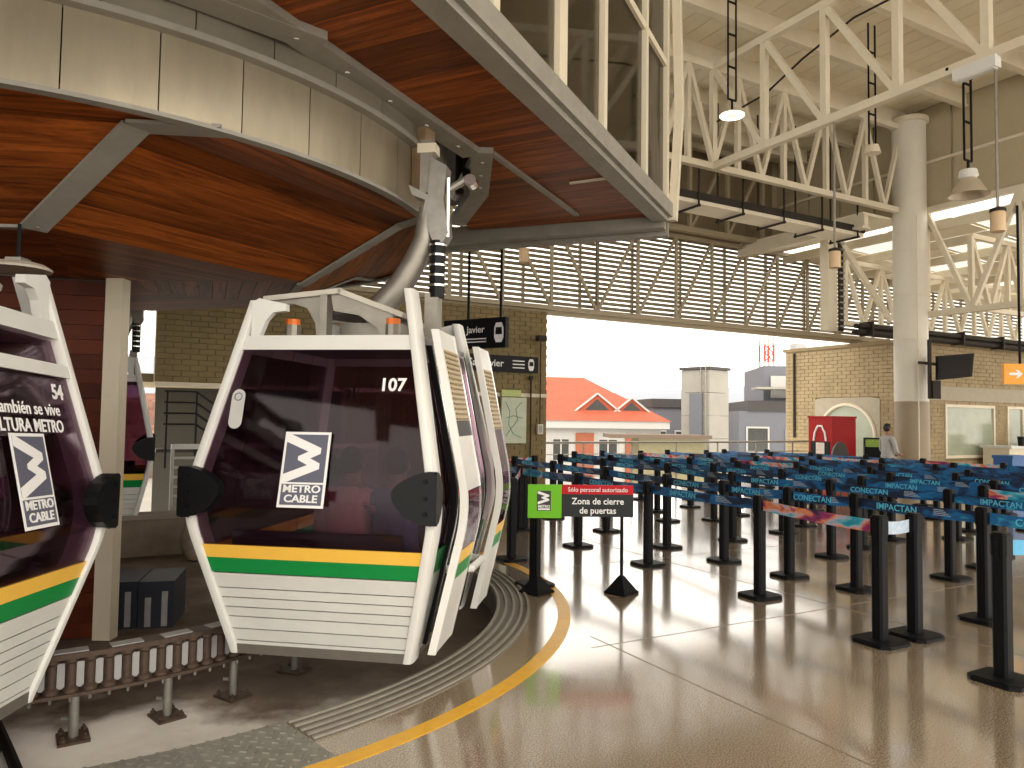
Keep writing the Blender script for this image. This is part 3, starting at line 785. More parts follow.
# machinery pit boxes
for i, (x, y, lb) in enumerate(((-3.58, 7.05, 'dark blue metal box beside the grey core post'), (-3.27, 7.1, 'narrow dark blue metal box with pale strips, right of the other one'))):
    t = thing('metal_box', lb, 'box', (x, y, PZ), 0.25, 'blue boxes by the core')
    MB().span((-0.16, -0.3, 0.0), (0.14, 0.3, 0.42)).build('body', bluebox, t)
    for k in range(2): MB().span((-0.10 + 0.14 * k, -0.315, 0.02), (-0.05 + 0.14 * k, -0.30, 0.28 + .05*k)).build('pale_strip', pale, t)
bo = MB().lathe([(0, -0.25), (0.12, -0.22), (0.2, -0.05), (0.21, 0.1), (0.14, 0.25), (0, 0.3)], 12).build('boulder', mat('pale_stone', (.33, .27, .2), .85, var=.25, scale=9, bump=.4), None, (-4.15, 9.9, PZ + 0.25), smooth=True)
tag(bo, 'pale rounded stone left of gondola number 107', 'stone')

# ------------------------------------------------------------------ roller guide of the turnaround
rg = thing('roller_guide', 'curved conveyor guide of rusty upright rollers on short steel legs under the gondolas', 'conveyor guide', (WHEEL.x, WHEEL.y, PZ))
RG = 2.52
A0, A1 = rad(-92), rad(-12)
MB().ringsec(RG - 0.06, RG + 0.06, 0.265, 0.285, A0, A1, 40).build('bottom_plate', rust, rg)
MB().ringsec(RG - 0.10, RG + 0.05, 0.485, 0.515, A0, A1, 40).build('top_plate', rust, rg)
na = int((A1 - A0) * RG / 0.098)
rm = MB().lathe([(0, 0), (0.046, 0), (0.046, 0.02), (0.030, 0.035), (0.030, 0.165), (0.046, 0.18), (0.046, 0.2), (0, 0.2)], 10).mesh('roller', True)
bp = MB().span((-0.006, -0.02, 0.02), (0.006, 0.02, 0.17)).mesh('back_plate')
tp = MB().span((-0.045, -0.09, 0), (0.045, 0.09, 0.006)).mesh('top_cover')
for i in range(na):
    a = A0 + (A1 - A0) * (i + 0.5) / na
    o = link('roller', rm, rust, rg, (RG * math.cos(a) + 0.0, RG * math.sin(a), 0.285))
    a2 = a + 0.5 * (A1 - A0) / na
    o = link('back_plate', bp, pale, rg, ((RG + 0.0) * math.cos(a2), (RG) * math.sin(a2), 0.285), a2)
    if i % 3 == 0: link('top_cover', tp, pale, rg, ((RG - 0.02) * math.cos(a), (RG - 0.02) * math.sin(a), 0.515), a)
    MB().span((-0.006, -0.006, 0), (0.006, 0.006, 0.03)).build('stud', galv, rg, ((RG + 0.05) * math.cos(a), (RG + 0.05) * math.sin(a), 0.24))
for a in (-88, -66, -56, -44, -33.5, -20):
    a = rad(a); x, y = RG * math.cos(a), RG * math.sin(a)
    lg = MB().tube([(x, y, 0.015), (x, y, 0.27)], 0.028, 10).build('leg', galv, rg, smooth=True)
    MB().tube([(x - .03, y, 0.12), (x - 0.07, y, 0.12)], 0.012, 6).build('leg_pin', galv, lg)
    fp = MB().box((x, y, 0.008), (0.20, 0.17, 0.016), Matrix.Rotation(a, 3, 'Z')).build('foot_plate', rust, rg)
    for sx in (-1, 1):
        for sy in (-1, 1):
            q = Matrix.Rotation(a, 3, 'Z') @ Vector((sx * 0.075, sy * 0.06, 0))
            MB().lathe([(0.018, 0.016), (0.018, 0.035), (0.008, 0.036), (0.008, 0.05), (0, 0.05)], 6, (x + q.x, y + q.y, 0)).build('anchor_bolt', rust, fp)
cb = MB().tube([(-3.4, 4.95, PZ + .032), (-3.12, 4.62, PZ + .032), (-2.82, 4.28, PZ + .032), (-2.56, 3.98, PZ + .032), (-2.42, 3.75, PZ + .032)], 0.03, 8).build('black_cable', blackm)
tag(cb, 'thick black cable on the pit ground below gondola 54', 'cable')

# ------------------------------------------------------------------ gondolas
ZB, ZM, ZT = 0.0, 0.98, 2.28
def wl(z):
    if z < ZM: t = z / ZM; return 0.612 + t * 0.226, 0.76 + t * 0.275
    t = (z - ZM) / (ZT - ZM); return 0.838 - t * 0.266, 1.030 - t * 0.300
def smooth_zs(z0, z1, n=10): return [z0 + (z1 - z0) * i / n for i in range(n + 1)]
def wl_s(z):
    """rounded knee"""
    if abs(z - ZM) > 0.20: return wl(z)
    a, c = wl(ZM - 0.20), wl(ZM + 0.20); m = wl(ZM); t = (z - ZM + 0.20) / 0.40
    return tuple((1-t)**2 * a[i] + 2*t*(1-t) * m[i] + t*t * c[i] for i in range(2))
KNEE = [0.78, 0.84, 0.90, 0.96, 1.02, 1.08, 1.14, 1.18]
def zrange(z0, z1):
    zs = [z0] + [z for z in KNEE if z0 + 0.01 < z < z1 - 0.01] + [z1]
    return zs
def face_panel(side, z0, z1, h0, h1, off, thick, inset=0.0):
    """panel on a cabin side. side: 'F','B' (across x) or 'L','R' (along y); h0..h1 in -1..1 of the half width, or metres when tuple"""
    b = MB(); rows = []
    for z in zrange(z0, z1):
        w, l = wl_s(z)
        half = (w if side in 'FB' else l)
        a = h0[0] if isinstance(h0, tuple) else h0 * (half - inset)
        c = h1[0] if isinstance(h1, tuple) else h1 * (half - inset)
        d0 = (l if side in 'FB' else w) + off
        d1 = d0 - thick
        if side == 'F': rows.append([(a, -d0, z), (c, -d0, z), (c, -d1, z), (a, -d1, z)])
        if side == 'B': rows.append([(a, d0, z), (c, d0, z), (c, d1, z), (a, d1, z)])
        if side == 'R': rows.append([(d0, a, z), (d0, c, z), (d1, c, z), (d1, a, z)])
        if side == 'L': rows.append([(-d0, a, z), (-d0, c, z), (-d1, c, z), (-d1, a, z)])
    n = len(rows); vs_ = [p for r in rows for p in r]; fs_ = [(0,1,2,3), ((n-1)*4, (n-1)*4+1, (n-1)*4+2, (n-1)*4+3)]
    for i in range(n - 1):
        for k in range(4): fs_.append((i*4+k, i*4+(k+1) % 4, (i+1)*4+(k+1) % 4, (i+1)*4+k))
    return b.add(vs_, fs_)
SLATS = [0.0, 0.085, 0.165, 0.248, 0.312, 0.376, 0.44, 0.54]
def metro_logo(parent, o, X, Y, w, h):
    """sticker with zigzag emblem and METRO CABLE"""
    X = Vector(X).normalized(); Y = Vector(Y).normalized(); N = X.cross(Y); o = Vector(o)
    lg = MB().prism([(-w/2, -h/2), (w/2, -h/2), (w/2, h/2), (-w/2, h/2)], o, X, Y, N * 0.003).build('logo_sticker', letter, parent)
    e = 0.035 * h
    top0 = h/2 - 0.68 * h
    def pr(poly, m, lift, nm): return MB().prism(poly, o + N * lift, X, Y, N * 0.002).build(nm, m, lg)
    pr([(-w/2+e, top0+e*.3), (w/2-e, top0+e*.3), (w/2-e, h/2-e), (-w/2+e, h/2-e)], slate, 0.003, 'emblem_ground')
    pr([(-w/2+e, -h/2+e), (w/2-e, -h/2+e), (w/2-e, top0-e*.4), (-w/2+e, top0-e*.4)], slate, 0.003, 'name_ground')
    x0, x1 = -w/2 + e, w/2 - e; yt, yb = h/2 - e, top0 + e*.3
    W_, H_ = x1 - x0, yt - yb
    def q(fx, fy): return (x0 + fx * W_, yt - fy * H_)
    pr([q(0, 0), q(.10, 0), q(.86, .28), q(.86, .40), q(.62, .50), q(.86, .60), q(.86, .72), q(.10, 1), q(0, 1), q(0, .84), q(.56, .64), q(.32, .54), q(.32, .46), q(.56, .36), q(0, .16)], letter, 0.005, 'zigzag_emblem')
    ns = 0.135 * h
    put_text('METRO', ns, letter, lg, o + N * 0.0065 + Y * (-h/2 + e + (top0 + h/2 - e) * 0.72), X, Y, 0.0015, sx=w * 0.83 / (ns * 3.35))
    put_text('CABLE', ns, letter, lg, o + N * 0.0065 + Y * (-h/2 + e + (top0 + h/2 - e) * 0.27), X, Y, 0.0015, sx=w * 0.83 / (ns * 3.35))
    return lg
def face_frame(side, z, hx):
    """origin and axes of a cabin end face at height z"""
    w, l = wl_s(z); w2, l2 = wl_s(z + 0.02)
    s = -1 if side == 'F' else 1
    o = Vector((hx, s * l, z)); Y = Vector((0, s * (l2 - l), 0.02)).normalized()
    X = Vector((1, 0, 0)) if side == 'F' else Vector((-1, 0, 0))
    return o, X, Y, X.cross(Y)
def gondola(loc, rotz, label, number, doors_open, full=True, slogan=None, double_bar=False, mirror=False):
    g = thing('gondola', label, 'gondola', loc, rotz, 'white cable car gondolas')
    # corner frames
    for sx in (-1, 1):
        for sy in (-1, 1):
            pts_ = []; b = MB(); rows = []
            for z in zrange(0.0, 2.37 if (doors_open and sx == 1 and sy == -1) else 2.30):
                w, l = wl_s(z); t = 0.085
                cx, cy = sx * (w - 0.034), sy * (l - t)
                sec = []
                for k in range(12):
                    a = 2 * math.pi * k / 12
                    c_, s_2 = math.cos(a), math.sin(a)
                    sec.append((cx + 0.036 * math.copysign(abs(c_) ** 0.6, c_), cy + 0.092 * math.copysign(abs(s_2) ** 0.6, s_2), z))
                rows.append(sec)
            n = 12; vs_ = [p for r in rows for p in r]; fs_ = [tuple(range(n)), tuple((len(rows)-1)*n + k for k in range(n))]
            for i in range(len(rows) - 1):
                for k in range(n): fs_.append((i*n+k, i*n+(k+1) % n, (i+1)*n+(k+1) % n, (i+1)*n+k))
            cf = b.add(vs_, fs_).build('corner_frame', white, g, smooth=True)
            # roof bracket of the frame, reaching inwards
            w, l = wl(2.28)
            if not (doors_open and sx == 1 and sy == -1): MB().prism([(0, 0), (0, 0.30), (0.05, 0.33), (0.24, 0.29), (0.24, 0.245), (0.15, 0.235), (0.10, 0.18), (0.035, 0.02)], (sx * (w - 0.04), sy * (l + 0.02), 1.98), (-sx, 0, 0), (0, 0, 1), (0, -sy * 0.05, 0)).build('roof_bracket', white, cf)
            # bumper
            w, l = wl_s(1.04)
            bpoly = [(0.02, -0.145), (-0.01, -0.16), (-0.10, -0.145), (-0.17, -0.11), (-0.22, -0.06), (-0.25, -0.01), (-0.255, 0.03), (-0.235, 0.065), (-0.18, 0.105), (-0.11, 0.14), (-0.05, 0.155), (0.0, 0.155), (0.02, 0.14)]
            bu = MB().prism([(-x, y) for x, y in bpoly], (sx * (w - 0.01), sy * (l + 0.055), 1.06), (-sx, 0, 0), (0, 0, 1), (0, -sy * 0.08, 0)).build('bumper', black, g)
            MB().prism([(-x * .6, y) for x, y in bpoly], (sx * (w + 0.012), sy * (l + 0.04), 1.06), (0, -sy, 0), (0, 0, 1), (-sx * 0.07, 0, 0)).build('bumper_flank', black, bu)
            for dz in (-0.09, 0.0, 0.10):
                MB().tube([(sx * (w - 0.055), sy * (l + 0.05), 1.06 + dz), (sx * (w - 0.055), sy * (l + 0.066), 1.06 + dz)], 0.014, 8).build('screw', blackm, bu)
    for side in 'FB':
        MB().add(face_panel(side, 1.965, 2.06, -1, 1, -0.01, 0.06, 0.04).v, face_panel(side, 1.965, 2.06, -1, 1, -0.01, 0.06, 0.04).f).build('top_bar', white, g)
        zt = 1.965
        if double_bar and side == 'F':
            face_panel(side, 1.75, 1.82, -1, 1, -0.005, 0.05, 0.06).build('cross_bar', white, g)
            face_panel(side, 1.82, 1.95, -1, 1, -0.04, 0.012, 0.1).build('upper_window', cabglass, g); zt = 1.75
        face_panel(side, 0.723, zt, -1, 1, -0.03, 0.012, 0.045).build('end_window', cabglass, g)
        face_panel(side, 0.64, 0.723, -1, 1, -0.018, 0.03, 0.05).build('yellow_band', yellow, g)
        face_panel(side, 0.545, 0.64, -1, 1, -0.018, 0.03, 0.05).build('green_band', green, g)
        for a, c in zip(SLATS[:-1], SLATS[1:]):
            face_panel(side, a + 0.004, c - 0.003, -1, 1, -0.02, 0.03, 0.05).build('panel_board', white2, g)
        face_panel(side, 0.0, 0.545, -1, 1, -0.055, 0.02, 0.08).build('panel_backing', grey, g)
    # side walls
    def leaf(side, y0, y1, off, parts, root):
        lf = face_panel(side, 0.06, 2.10, (y0,), (y0 + 0.03,), off, 0.05).build('door_leaf', white, root)
        face_panel(side, 0.06, 2.10, (y1 - 0.03,), (y1,), off, 0.05).build('leaf_edge', chrome, lf)
        for z0, z1, m, nm in parts:
            face_panel(side, z0, z1, (y0 + 0.03,), (y1 - 0.03,), off - 0.006, 0.03).build(nm, m, lf)
            if nm == 'vent':
                nsl = 14
                for k in range(nsl):
                    zz = z0 + (z1 - z0) * (k + 0.2) / nsl
                    face_panel(side, zz, zz + 0.012, (y0 + 0.06,), (y1 - 0.06,), off + 0.004, 0.008).build('vent_slat', mat('vent_shadow', (0.28, 0.21, 0.12), .6, var=.05), lf)
        return lf
    PA = [(0.06, 0.52, white2, 'lower_panel'), (0.52, 0.615, green, 'green_band'), (0.615, 0.70, yellow, 'yellow_band'), (0.70, 1.08, cabglass, 'window'),
          (1.08, 1.42, white, 'mid_panel'), (1.42, 1.52, black, 'dark_strip'), (1.52, 1.98, vent, 'vent'), (1.98, 2.10, white, 'top_panel')]
    PB = [(0.06, 0.52, white2, 'lower_panel'), (0.52, 0.615, green, 'green_band'), (0.615, 0.70, yellow, 'yellow_band'), (0.70, 1.45, cabglass, 'window'),
          (1.45, 1.93, vent, 'vent'), (1.93, 2.10, white, 'top_panel')]
    for side in ('LR' if full else 'R'):
        sgn = 1
        if side == 'R' and doors_open:
            leaf('R', -0.74, -0.28, 0.13, PA, g)
            leaf('R', 0.42, 0.84, 0.15, PB, g)
            for y0, y1 in ((-0.88, -0.52), (0.52, 0.88)):
                face_panel('R', 0.0, 0.55, (y0 * 0.86,), (y1 * 0.86,), -0.02, 0.03).build('side_panel', white2, g)
                face_panel('R', 0.55, 0.70, (y0 * 0.9,), (y1 * 0.9,), -0.02, 0.03).build('side_band', green, g)
                face_panel('R', 0.70, 1.9, (y0 * 0.72,), (y1 * 0.72,), -0.03, 0.012).build('side_window', cabglass, g)
            for y0 in (-0.50, -0.47, 0.44, 0.50):
                face_panel('R', 0.05, 2.02, (y0,), (y0 + 0.022,), 0.005, 0.04).build('door_jamb', chrome if y0 in (-.47, .44) else black, g)
            MB().tube([(wl(0.4)[0] - 0.05, -0.1, 0.46), (wl(0.4)[0] + 0.12, -0.02, 0.46), (wl(0.4)[0] + 0.12, 0.35, 0.46), (wl(0.4)[0] - 0.05, 0.42, 0.46)], 0.03, 8).build('step_handle', white, g)
        else:
            for (ya, yb) in ((-0.86, -0.44), (-0.42, -0.01), (0.01, 0.42), (0.44, 0.86)):
                PL = PB
                for z0, z1, m, nm in [(0.0, 0.52, white2, 'side_panel'), (0.52, 0.615, green, 'side_green_band'), (0.615, 0.70, yellow, 'side_yellow_band'), (0.70, 1.95, cabglass, 'side_window'), (1.95, 2.06, white, 'side_top')]:
                    def cl(y, z):
                        return y * (wl_s(z)[1] - 0.08) / 0.9
                    b = MB(); rows = []
                    for z in zrange(z0, z1):
                        w = wl_s(z)[0] - 0.015; s2 = 1 if side == 'R' else -1
                        a_, c_ = cl(ya, z), cl(yb, z)
                        rows.append([(s2*w, a_, z), (s2*w, c_, z), (s2*(w-.03), c_, z), (s2*(w-.03), a_, z)])
                    n = len(rows); vs_ = [p for r in rows for p in r]; fs_ = [(0,1,2,3), ((n-1)*4, (n-1)*4+1, (n-1)*4+2, (n-1)*4+3)]
                    for i in range(n - 1):
                        for k in range(4): fs_.append((i*4+k, i*4+(k+1) % 4, (i+1)*4+(k+1) % 4, (i+1)*4+k))
                    b.add(vs_, fs_).build(nm, m, g)
    # floor, roof, benches
    MB().prism([(-0.60, -0.76), (0.60, -0.76), (0.60, 0.76), (-0.60, 0.76)], (0, 0, 0.0), (1, 0, 0), (0, 1, 0), (0, 0, 0.06)).build('cabin_floor', grey, g)
    MB().prism([(-0.60, -0.66), (0.60, -0.66), (0.60, 0.66), (-0.60, 0.66)], (0, 0, 2.02), (1, 0, 0), (0, 1, 0), (0, 0, 0.05)).build('roof', pale, g)
    cab = mat('cabin_bench', (0.10, 0.10, 0.11), .5, var=.1)
    for sy in (-1, 1):
        bn = MB().span((-0.56, sy * 0.42, 0.40), (0.56, sy * 0.80, 0.47)).build('bench', cab, g)
        MB().span((-0.56, sy * 0.80, 0.47), (0.56, sy * 0.86, 0.80)).build('bench_back', cab, bn)
    # roof suspension
    for y in (-0.50, 0.50):
        sf = MB().bar((-0.56, y, 2.34), (0.0, y, 2.39), 0.10, 0.035).bar((-0.02, y, 2.39), (0.44, y, 2.22), 0.10, 0.035).build('suspension_arm', mat('cast_grey', (.50, .47, .40), .45, .2, var=.1), g)
        MB().bar((-0.12, y, 2.07), (-0.12, y, 2.37), 0.05, 0.10).build('suspension_web', steel, sf)
        MB().prism([(-0.44, 0.29), (-0.40, 0.33), (-0.02, 0.36), (-0.02, 0.0), (-0.07, 0.0), (-0.09, 0.16), (-0.15, 0.26), (-0.24, 0.29)], (-0.10, y - .02, 2.015), (1, 0, 0), (0, 0, 1), (0, .04, 0)).build('arch_plate', steel, sf)
        MB().prism([(0.02, 0.36), (0.10, 0.365), (0.46, 0.21), (0.46, 0.0), (0.40, 0.0), (0.36, 0.12), (0.22, 0.21), (0.04, 0.24)], (-0.10, y - .02, 2.015), (1, 0, 0), (0, 0, 1), (0, .04, 0)).build('arch_plate', steel, sf)
    for sx in (-1, 1):
        for sy in (-1, 1):
            db = MB().tube([(sx * 0.36, sy * 0.50, 2.07), (sx * 0.36, sy * 0.50, 2.16)], 0.055, 10).build('damper', steel, g)
            MB().tube([(sx * 0.36, sy * 0.50, 2.16), (sx * 0.36, sy * 0.50, 2.20)], 0.05, 10).build('rubber_pad', orange, db)
    MB().span((-0.10, -0.30, 2.07), (0.34, 0.30, 2.20)).build('roof_box', steel, g)
    MB().tube([(0.06, -0.38, 2.25), (0.2, -0.40, 2.26), (0.33, -0.42, 2.20), (0.40, -0.44, 2.08)], 0.014, 6).build('cable', blackm, g)
    # hanger arm and grip
    ha = MB().tube([(0.0, 0, 2.26), (0.10, 0, 2.36), (0.24, 0, 2.51), (0.35, 0, 2.69), (0.42, 0, 2.86), (0.45, 0, 3.10)], [0.11, 0.10, 0.095, 0.088, 0.08, 0.07], 12).build('hanger_arm', steel, g, smooth=True)
    MB().lathe([(0, 2.26), (0.30, 2.27), (0.31, 2.30), (0.12, 2.36), (0, 2.37)], 24).build('hanger_plate', pale, g)
    gp = MB().prism([(-0.15, 0.42), (-0.12, 0.34), (-0.02, 0.30), (-0.04, 0.18), (0.04, 0.0), (0.12, -0.02), (0.16, 0.05), (0.12, 0.30), (0.14, 0.55), (0.02, 0.62), (0.0, 0.34)], (0.46, -0.07, 2.84), (1, 0, 0), (0, 0, 1), (0, 0.14, 0)).build('grip_body', galv, g)
    MB().tube([(0.60, -0.02, 3.22), (0.76, -0.04, 3.30), (0.80, -0.04, 3.26)], 0.03, 8).build('grip_lever', galv, gp)
    MB().tube([(0.78, -0.09, 3.27), (0.78, 0.01, 3.27)], 0.045, 10).build('lever_roller', chrome, gp)
    MB().tube([(0.61, -0.05, 2.86), (0.61, -0.05, 3.30)], 0.018, 8).build('grip_rod', chrome, gp)
    MB().span((0.39, -0.045, 3.2), (0.49, 0.045, 3.60)).build('grip_head', steel, gp)
    MB().span((0.37, -0.06, 3.50), (0.51, 0.06, 3.57)).build('grip_clamp', cream, gp)
    dmp = MB().tube([(0.53, -0.02, 2.42), (0.53, -0.02, 2.84)], 0.058, 12).build('damper_spring', black, g)
    for k in range(5): MB().tube([(0.53, -0.02, 2.50 + k * 0.075), (0.53, -0.02, 2.515 + k * 0.075)], 0.066, 12).build('spring_ring', chrome, dmp)
    MB().bar((0.50, 0.0, 2.05), (0.50, 0.0, 2.45), 0.10, 0.12).build('hanger_foot', steel, g)
    if mirror:                       # this one is seen from its other end: the arm leaves towards the other side
        for c in list(g.children):
            if c.name.split('.')[0] in ('hanger_arm', 'grip_body', 'damper_spring', 'hanger_foot'):
                for q in [c] + list(c.children):
                    for vv in q.data.vertices: vv.co.x = -vv.co.x
                    q.data.flip_normals()
    # numbers and stickers
    if number:
        for side, hx in (('F', 0.475), ('B', -0.475)):
            o, X, Y, N = face_frame(side, 1.665 if double_bar else 1.74, hx)
            put_text(number, 0.115, letter, g, o - N * 0.02, X, Y, 0.003, name='number')
            o, X, Y, N = face_frame(side, 0.0, 0)
            lo, X, Y, N = face_frame(side, 1.20, 0.0)
            lo = lo + (Vector((0, 0, 0)))
            if side == 'F':
                w, l = wl_s(1.19); p0 = Vector((0, -l, 1.19)); w, l = wl_s(1.60); p1_ = Vector((0, -l, 1.60))
                Yd = (p1_ - p0).normalized(); Nn = Vector((1, 0, 0)).cross(Yd)
                cx_ = -0.036 if not slogan else 0.097
                metro_logo(g, p0 + Yd * 0.02 + Vector((cx_, 0, 0)) + Nn * -0.012, (1, 0, 0), Yd, 0.30, 0.47)
                if slogan:
                    put_text(slogan[0], 0.092, letter, g, p0 + Yd * 0.385 + Vector((0.455, 0, 0)) - Nn * 0.014, (1, 0, 0), Yd, 0.001, 'RIGHT', sx=1.0)
                    put_text(slogan[1], 0.092, letter, g, p0 + Yd * 0.295 + Vector((0.465, 0, 0)) - Nn * 0.014, (1, 0, 0), Yd, 0.0018, 'RIGHT', sx=0.93)
                else:
                    so = p0 + Yd * 0.40 + Vector((-0.545, 0, 0)) - Nn * 0.016
                    poly_ = [(0.045 * math.cos(a), 0.085 + 0.045 * math.sin(a)) for a in [math.pi * i / 8 for i in range(9)]] + [(0.045 * math.cos(a), -0.085 + 0.045 * math.sin(a)) for a in [math.pi + math.pi * i / 8 for i in range(9)]]
                    nt_ = MB().prism(poly_, so, (1, 0, 0), Yd, Nn * 0.003).build('notice_sticker', mat('notice', (.55, .55, .53), .5, var=.1), g)
                    MB().lathe([(0.022, 0), (0.028, 0), (0.028, 0.002), (0.022, 0.002)], 12, (0, 0, 0)).build('round_mark', slate, nt_)
                    nt_.children[0].matrix_local = Matrix.Translation(so + Yd * 0.08 + Nn * 0.003) @ Matrix((Vector((1, 0, 0)), Yd, Nn)).transposed().to_4x4()
    return g
g107 = gondola((-1.084, 5.526, 0.158), -0.158, 'white gondola number 107 with doors open towards the platform', '107', True)
g54 = gondola((-3.279, 3.421, 0.160), 1.648, 'white gondola number 54 cut by the left edge of the photo', '54', False, slogan=('También se vive', 'CULTURA METRO'), double_bar=True, mirror=True)
g54.rotation_euler = (0, 0.037, 1.648)            # it swings a little
g3 = gondola((-5.98, 10.55, 0.158), 0.45, 'small far gondola seen between the core post and number 107', '', False)

dl = thing('disc_lamp', 'grey round disc lamp hanging above gondola 54 at the left edge', 'lamp', (-3.12, 4.62, 2.60))
MB().lathe([(0, 0.03), (0.15, 0.025), (0.19, 0.0), (0.19, -0.015), (0, -0.02)], 24).build('disc', mat('lamp_grey', (.45, .40, .33), .45, var=.1), dl)
MB().tube([(0, 0, 0.03), (0, 0, 0.28)], 0.012, 6).build('rod', blackm, dl)
MB().span((-0.05, -0.05, 0.03), (0.05, 0.05, 0.06)).build('mount', steel, dl)

# ------------------------------------------------------------------ people
def skin_body(name, joints, bones, mats, pick, parent=None, loc=(0, 0, 0), rotz=0.0, scale=1.0, root=0):
    """one continuous body: joints {id: (xyz, radius)}, bones pairs; pick(co) gives the material slot"""
    ids = list(joints)
    me = bpy.data.meshes.new(name)
    me.from_pydata([[c * scale for c in joints[i][0]] for i in ids], [(ids.index(a), ids.index(c)) for a, c in bones], [])
    ob = bpy.data.objects.new(name, me); COL.objects.link(ob)
    sk = ob.modifiers.new('skin', 'SKIN')
    sk.use_smooth_shade = True
    for i, j in enumerate(ids):
        r = joints[j][1]
        r = r if isinstance(r, tuple) else (r, r)
        me.skin_vertices[0].data[i].radius = (r[0] * scale, r[1] * scale)
        me.skin_vertices[0].data[i].use_root = (i == root)
    sb = ob.modifiers.new('sub', 'SUBSURF'); sb.levels = 2; sb.render_levels = 2
    dg = bpy.context.evaluated_depsgraph_get()
    res = bpy.data.meshes.new_from_object(ob.evaluated_get(dg))
    bpy.data.objects.remove(ob)
    res.materials.clear()
    for m in mats: res.materials.append(m)
    for p in res.polygons:
        p.material_index = pick(p.center / scale); p.use_smooth = True
    o = link(name, res, None, parent, loc, rotz)
    return o
skinm = mat('skin', (0.30, 0.155, 0.09), 0.55, var=0.06)
hairm = mat('dark_hair', (0.015, 0.011, 0.009), 0.6, var=0.2, scale=30)
shirtm = mat('grey_checked_shirt', (0.38, 0.37, 0.36), 0.8, var=0.18, scale=22)
trou = mat('dark_trousers', (0.02, 0.02, 0.026), 0.8, var=0.15)
def fingers(J, B, side, wrist, d, out):
    """palm and five curled fingers leaving it; d = direction of the fingers, out = thumb side"""
    d = Vector(d).normalized(); o = Vector(out).normalized(); w = Vector(wrist); n = d.cross(o)
    J[side + 'palm'] = (tuple(w + d * 0.05), (0.030, 0.020)); B.append((side + 'wrist', side + 'palm'))
    for k, (off, ln) in enumerate(((0.028, 0.072), (0.010, 0.080), (-0.010, 0.074), (-0.028, 0.058))):
        a = w + d * 0.088 + o * off; b_ = a + d * ln * 0.5 + n * 0.008; c_ = b_ + d * ln * 0.32 + n * 0.022
        for q, p in enumerate((a, b_, c_)): J['%sf%d%d' % (side, k, q)] = (tuple(p), 0.0095 - 0.001 * q)
        B.append((side + 'palm', '%sf%d0' % (side, k))); B.append(('%sf%d0' % (side, k), '%sf%d1' % (side, k))); B.append(('%sf%d1' % (side, k), '%sf%d2' % (side, k)))
    a = w + d * 0.03 + o * 0.038; b_ = w + d * 0.065 + o * 0.056
    J[side + 't0'] = (tuple(a), 0.012); J[side + 't1'] = (tuple(b_), 0.010)
    B.append((side + 'palm', side + 't0')); B.append((side + 't0', side + 't1'))
def head_parts(parent, c, face_dir, s=1.0, skin=skinm, hair=hairm):
    """face features and hair round head centre c, nose along face_dir (unit, horizontal)"""
    f = Vector(face_dir).normalized(); r = f.cross(Vector((0, 0, 1))); c = Vector(c); upz = Vector((0, 0, 1))
    M_ = Matrix((r, f, upz)).transposed()
    def ell(b, o, ra, n=10, m=7):
        vs_ = []; fs_ = []
        for i in range(m + 1):
            th = math.pi * i / m
            for k in range(n):
                a = 2 * math.pi * k / n
                vs_.append(M_ @ Vector((ra[0] * math.sin(th) * math.cos(a), ra[1] * math.sin(th) * math.sin(a), ra[2] * math.cos(th))) + o)
        for i in range(m):
            for k in range(n): fs_.append((i*n+k, i*n+(k+1) % n, (i+1)*n+(k+1) % n, (i+1)*n+k))
        b.add(vs_, fs_)
    h = MB(); ell(h, c + upz * 0.026 * s - f * 0.014 * s, (0.080 * s, 0.098 * s, 0.100 * s), 16, 10)
    keep = []
    for fc in h.f:
        ctr = sum((Vector(h.v[i]) for i in fc), Vector()) / len(fc) - c
        if not (ctr.dot(f) > 0.02 * s and ctr.z < 0.075 * s) and ctr.z > -0.06 * s: keep.append(fc)
    h.f = keep
    h.build('hair', hair, parent, smooth=True)
    nb = MB().prism([(-0.016 * s, 0), (0.016 * s, 0), (0, 0.045 * s)], c + f * 0.085 * s - upz * 0.03 * s, r, upz, f * 0.022 * s).build('nose', skin, parent, smooth=True)
    e = MB()
    for sg in (-1, 1): ell(e, c + r * (0.032 * sg * s) + f * 0.082 * s + upz * 0.004 * s, (0.012 * s, 0.008 * s, 0.008 * s), 8, 5)
    e.build('eyes', hair, parent, smooth=True)
    MB().box(c + f * 0.083 * s - upz * 0.052 * s, (0.045 * s, 0.012 * s, 0.009 * s), M_).build('mouth', mat('lips', (.22, .08, .06), .5, var=.05), parent)
    ea = MB()
    for sg in (-1, 1): ell(ea, c + r * (0.077 * sg * s) - f * 0.005 * s, (0.012 * s, 0.022 * s, 0.032 * s), 8, 5)
    ea.build('ears', skin, parent, smooth=True)
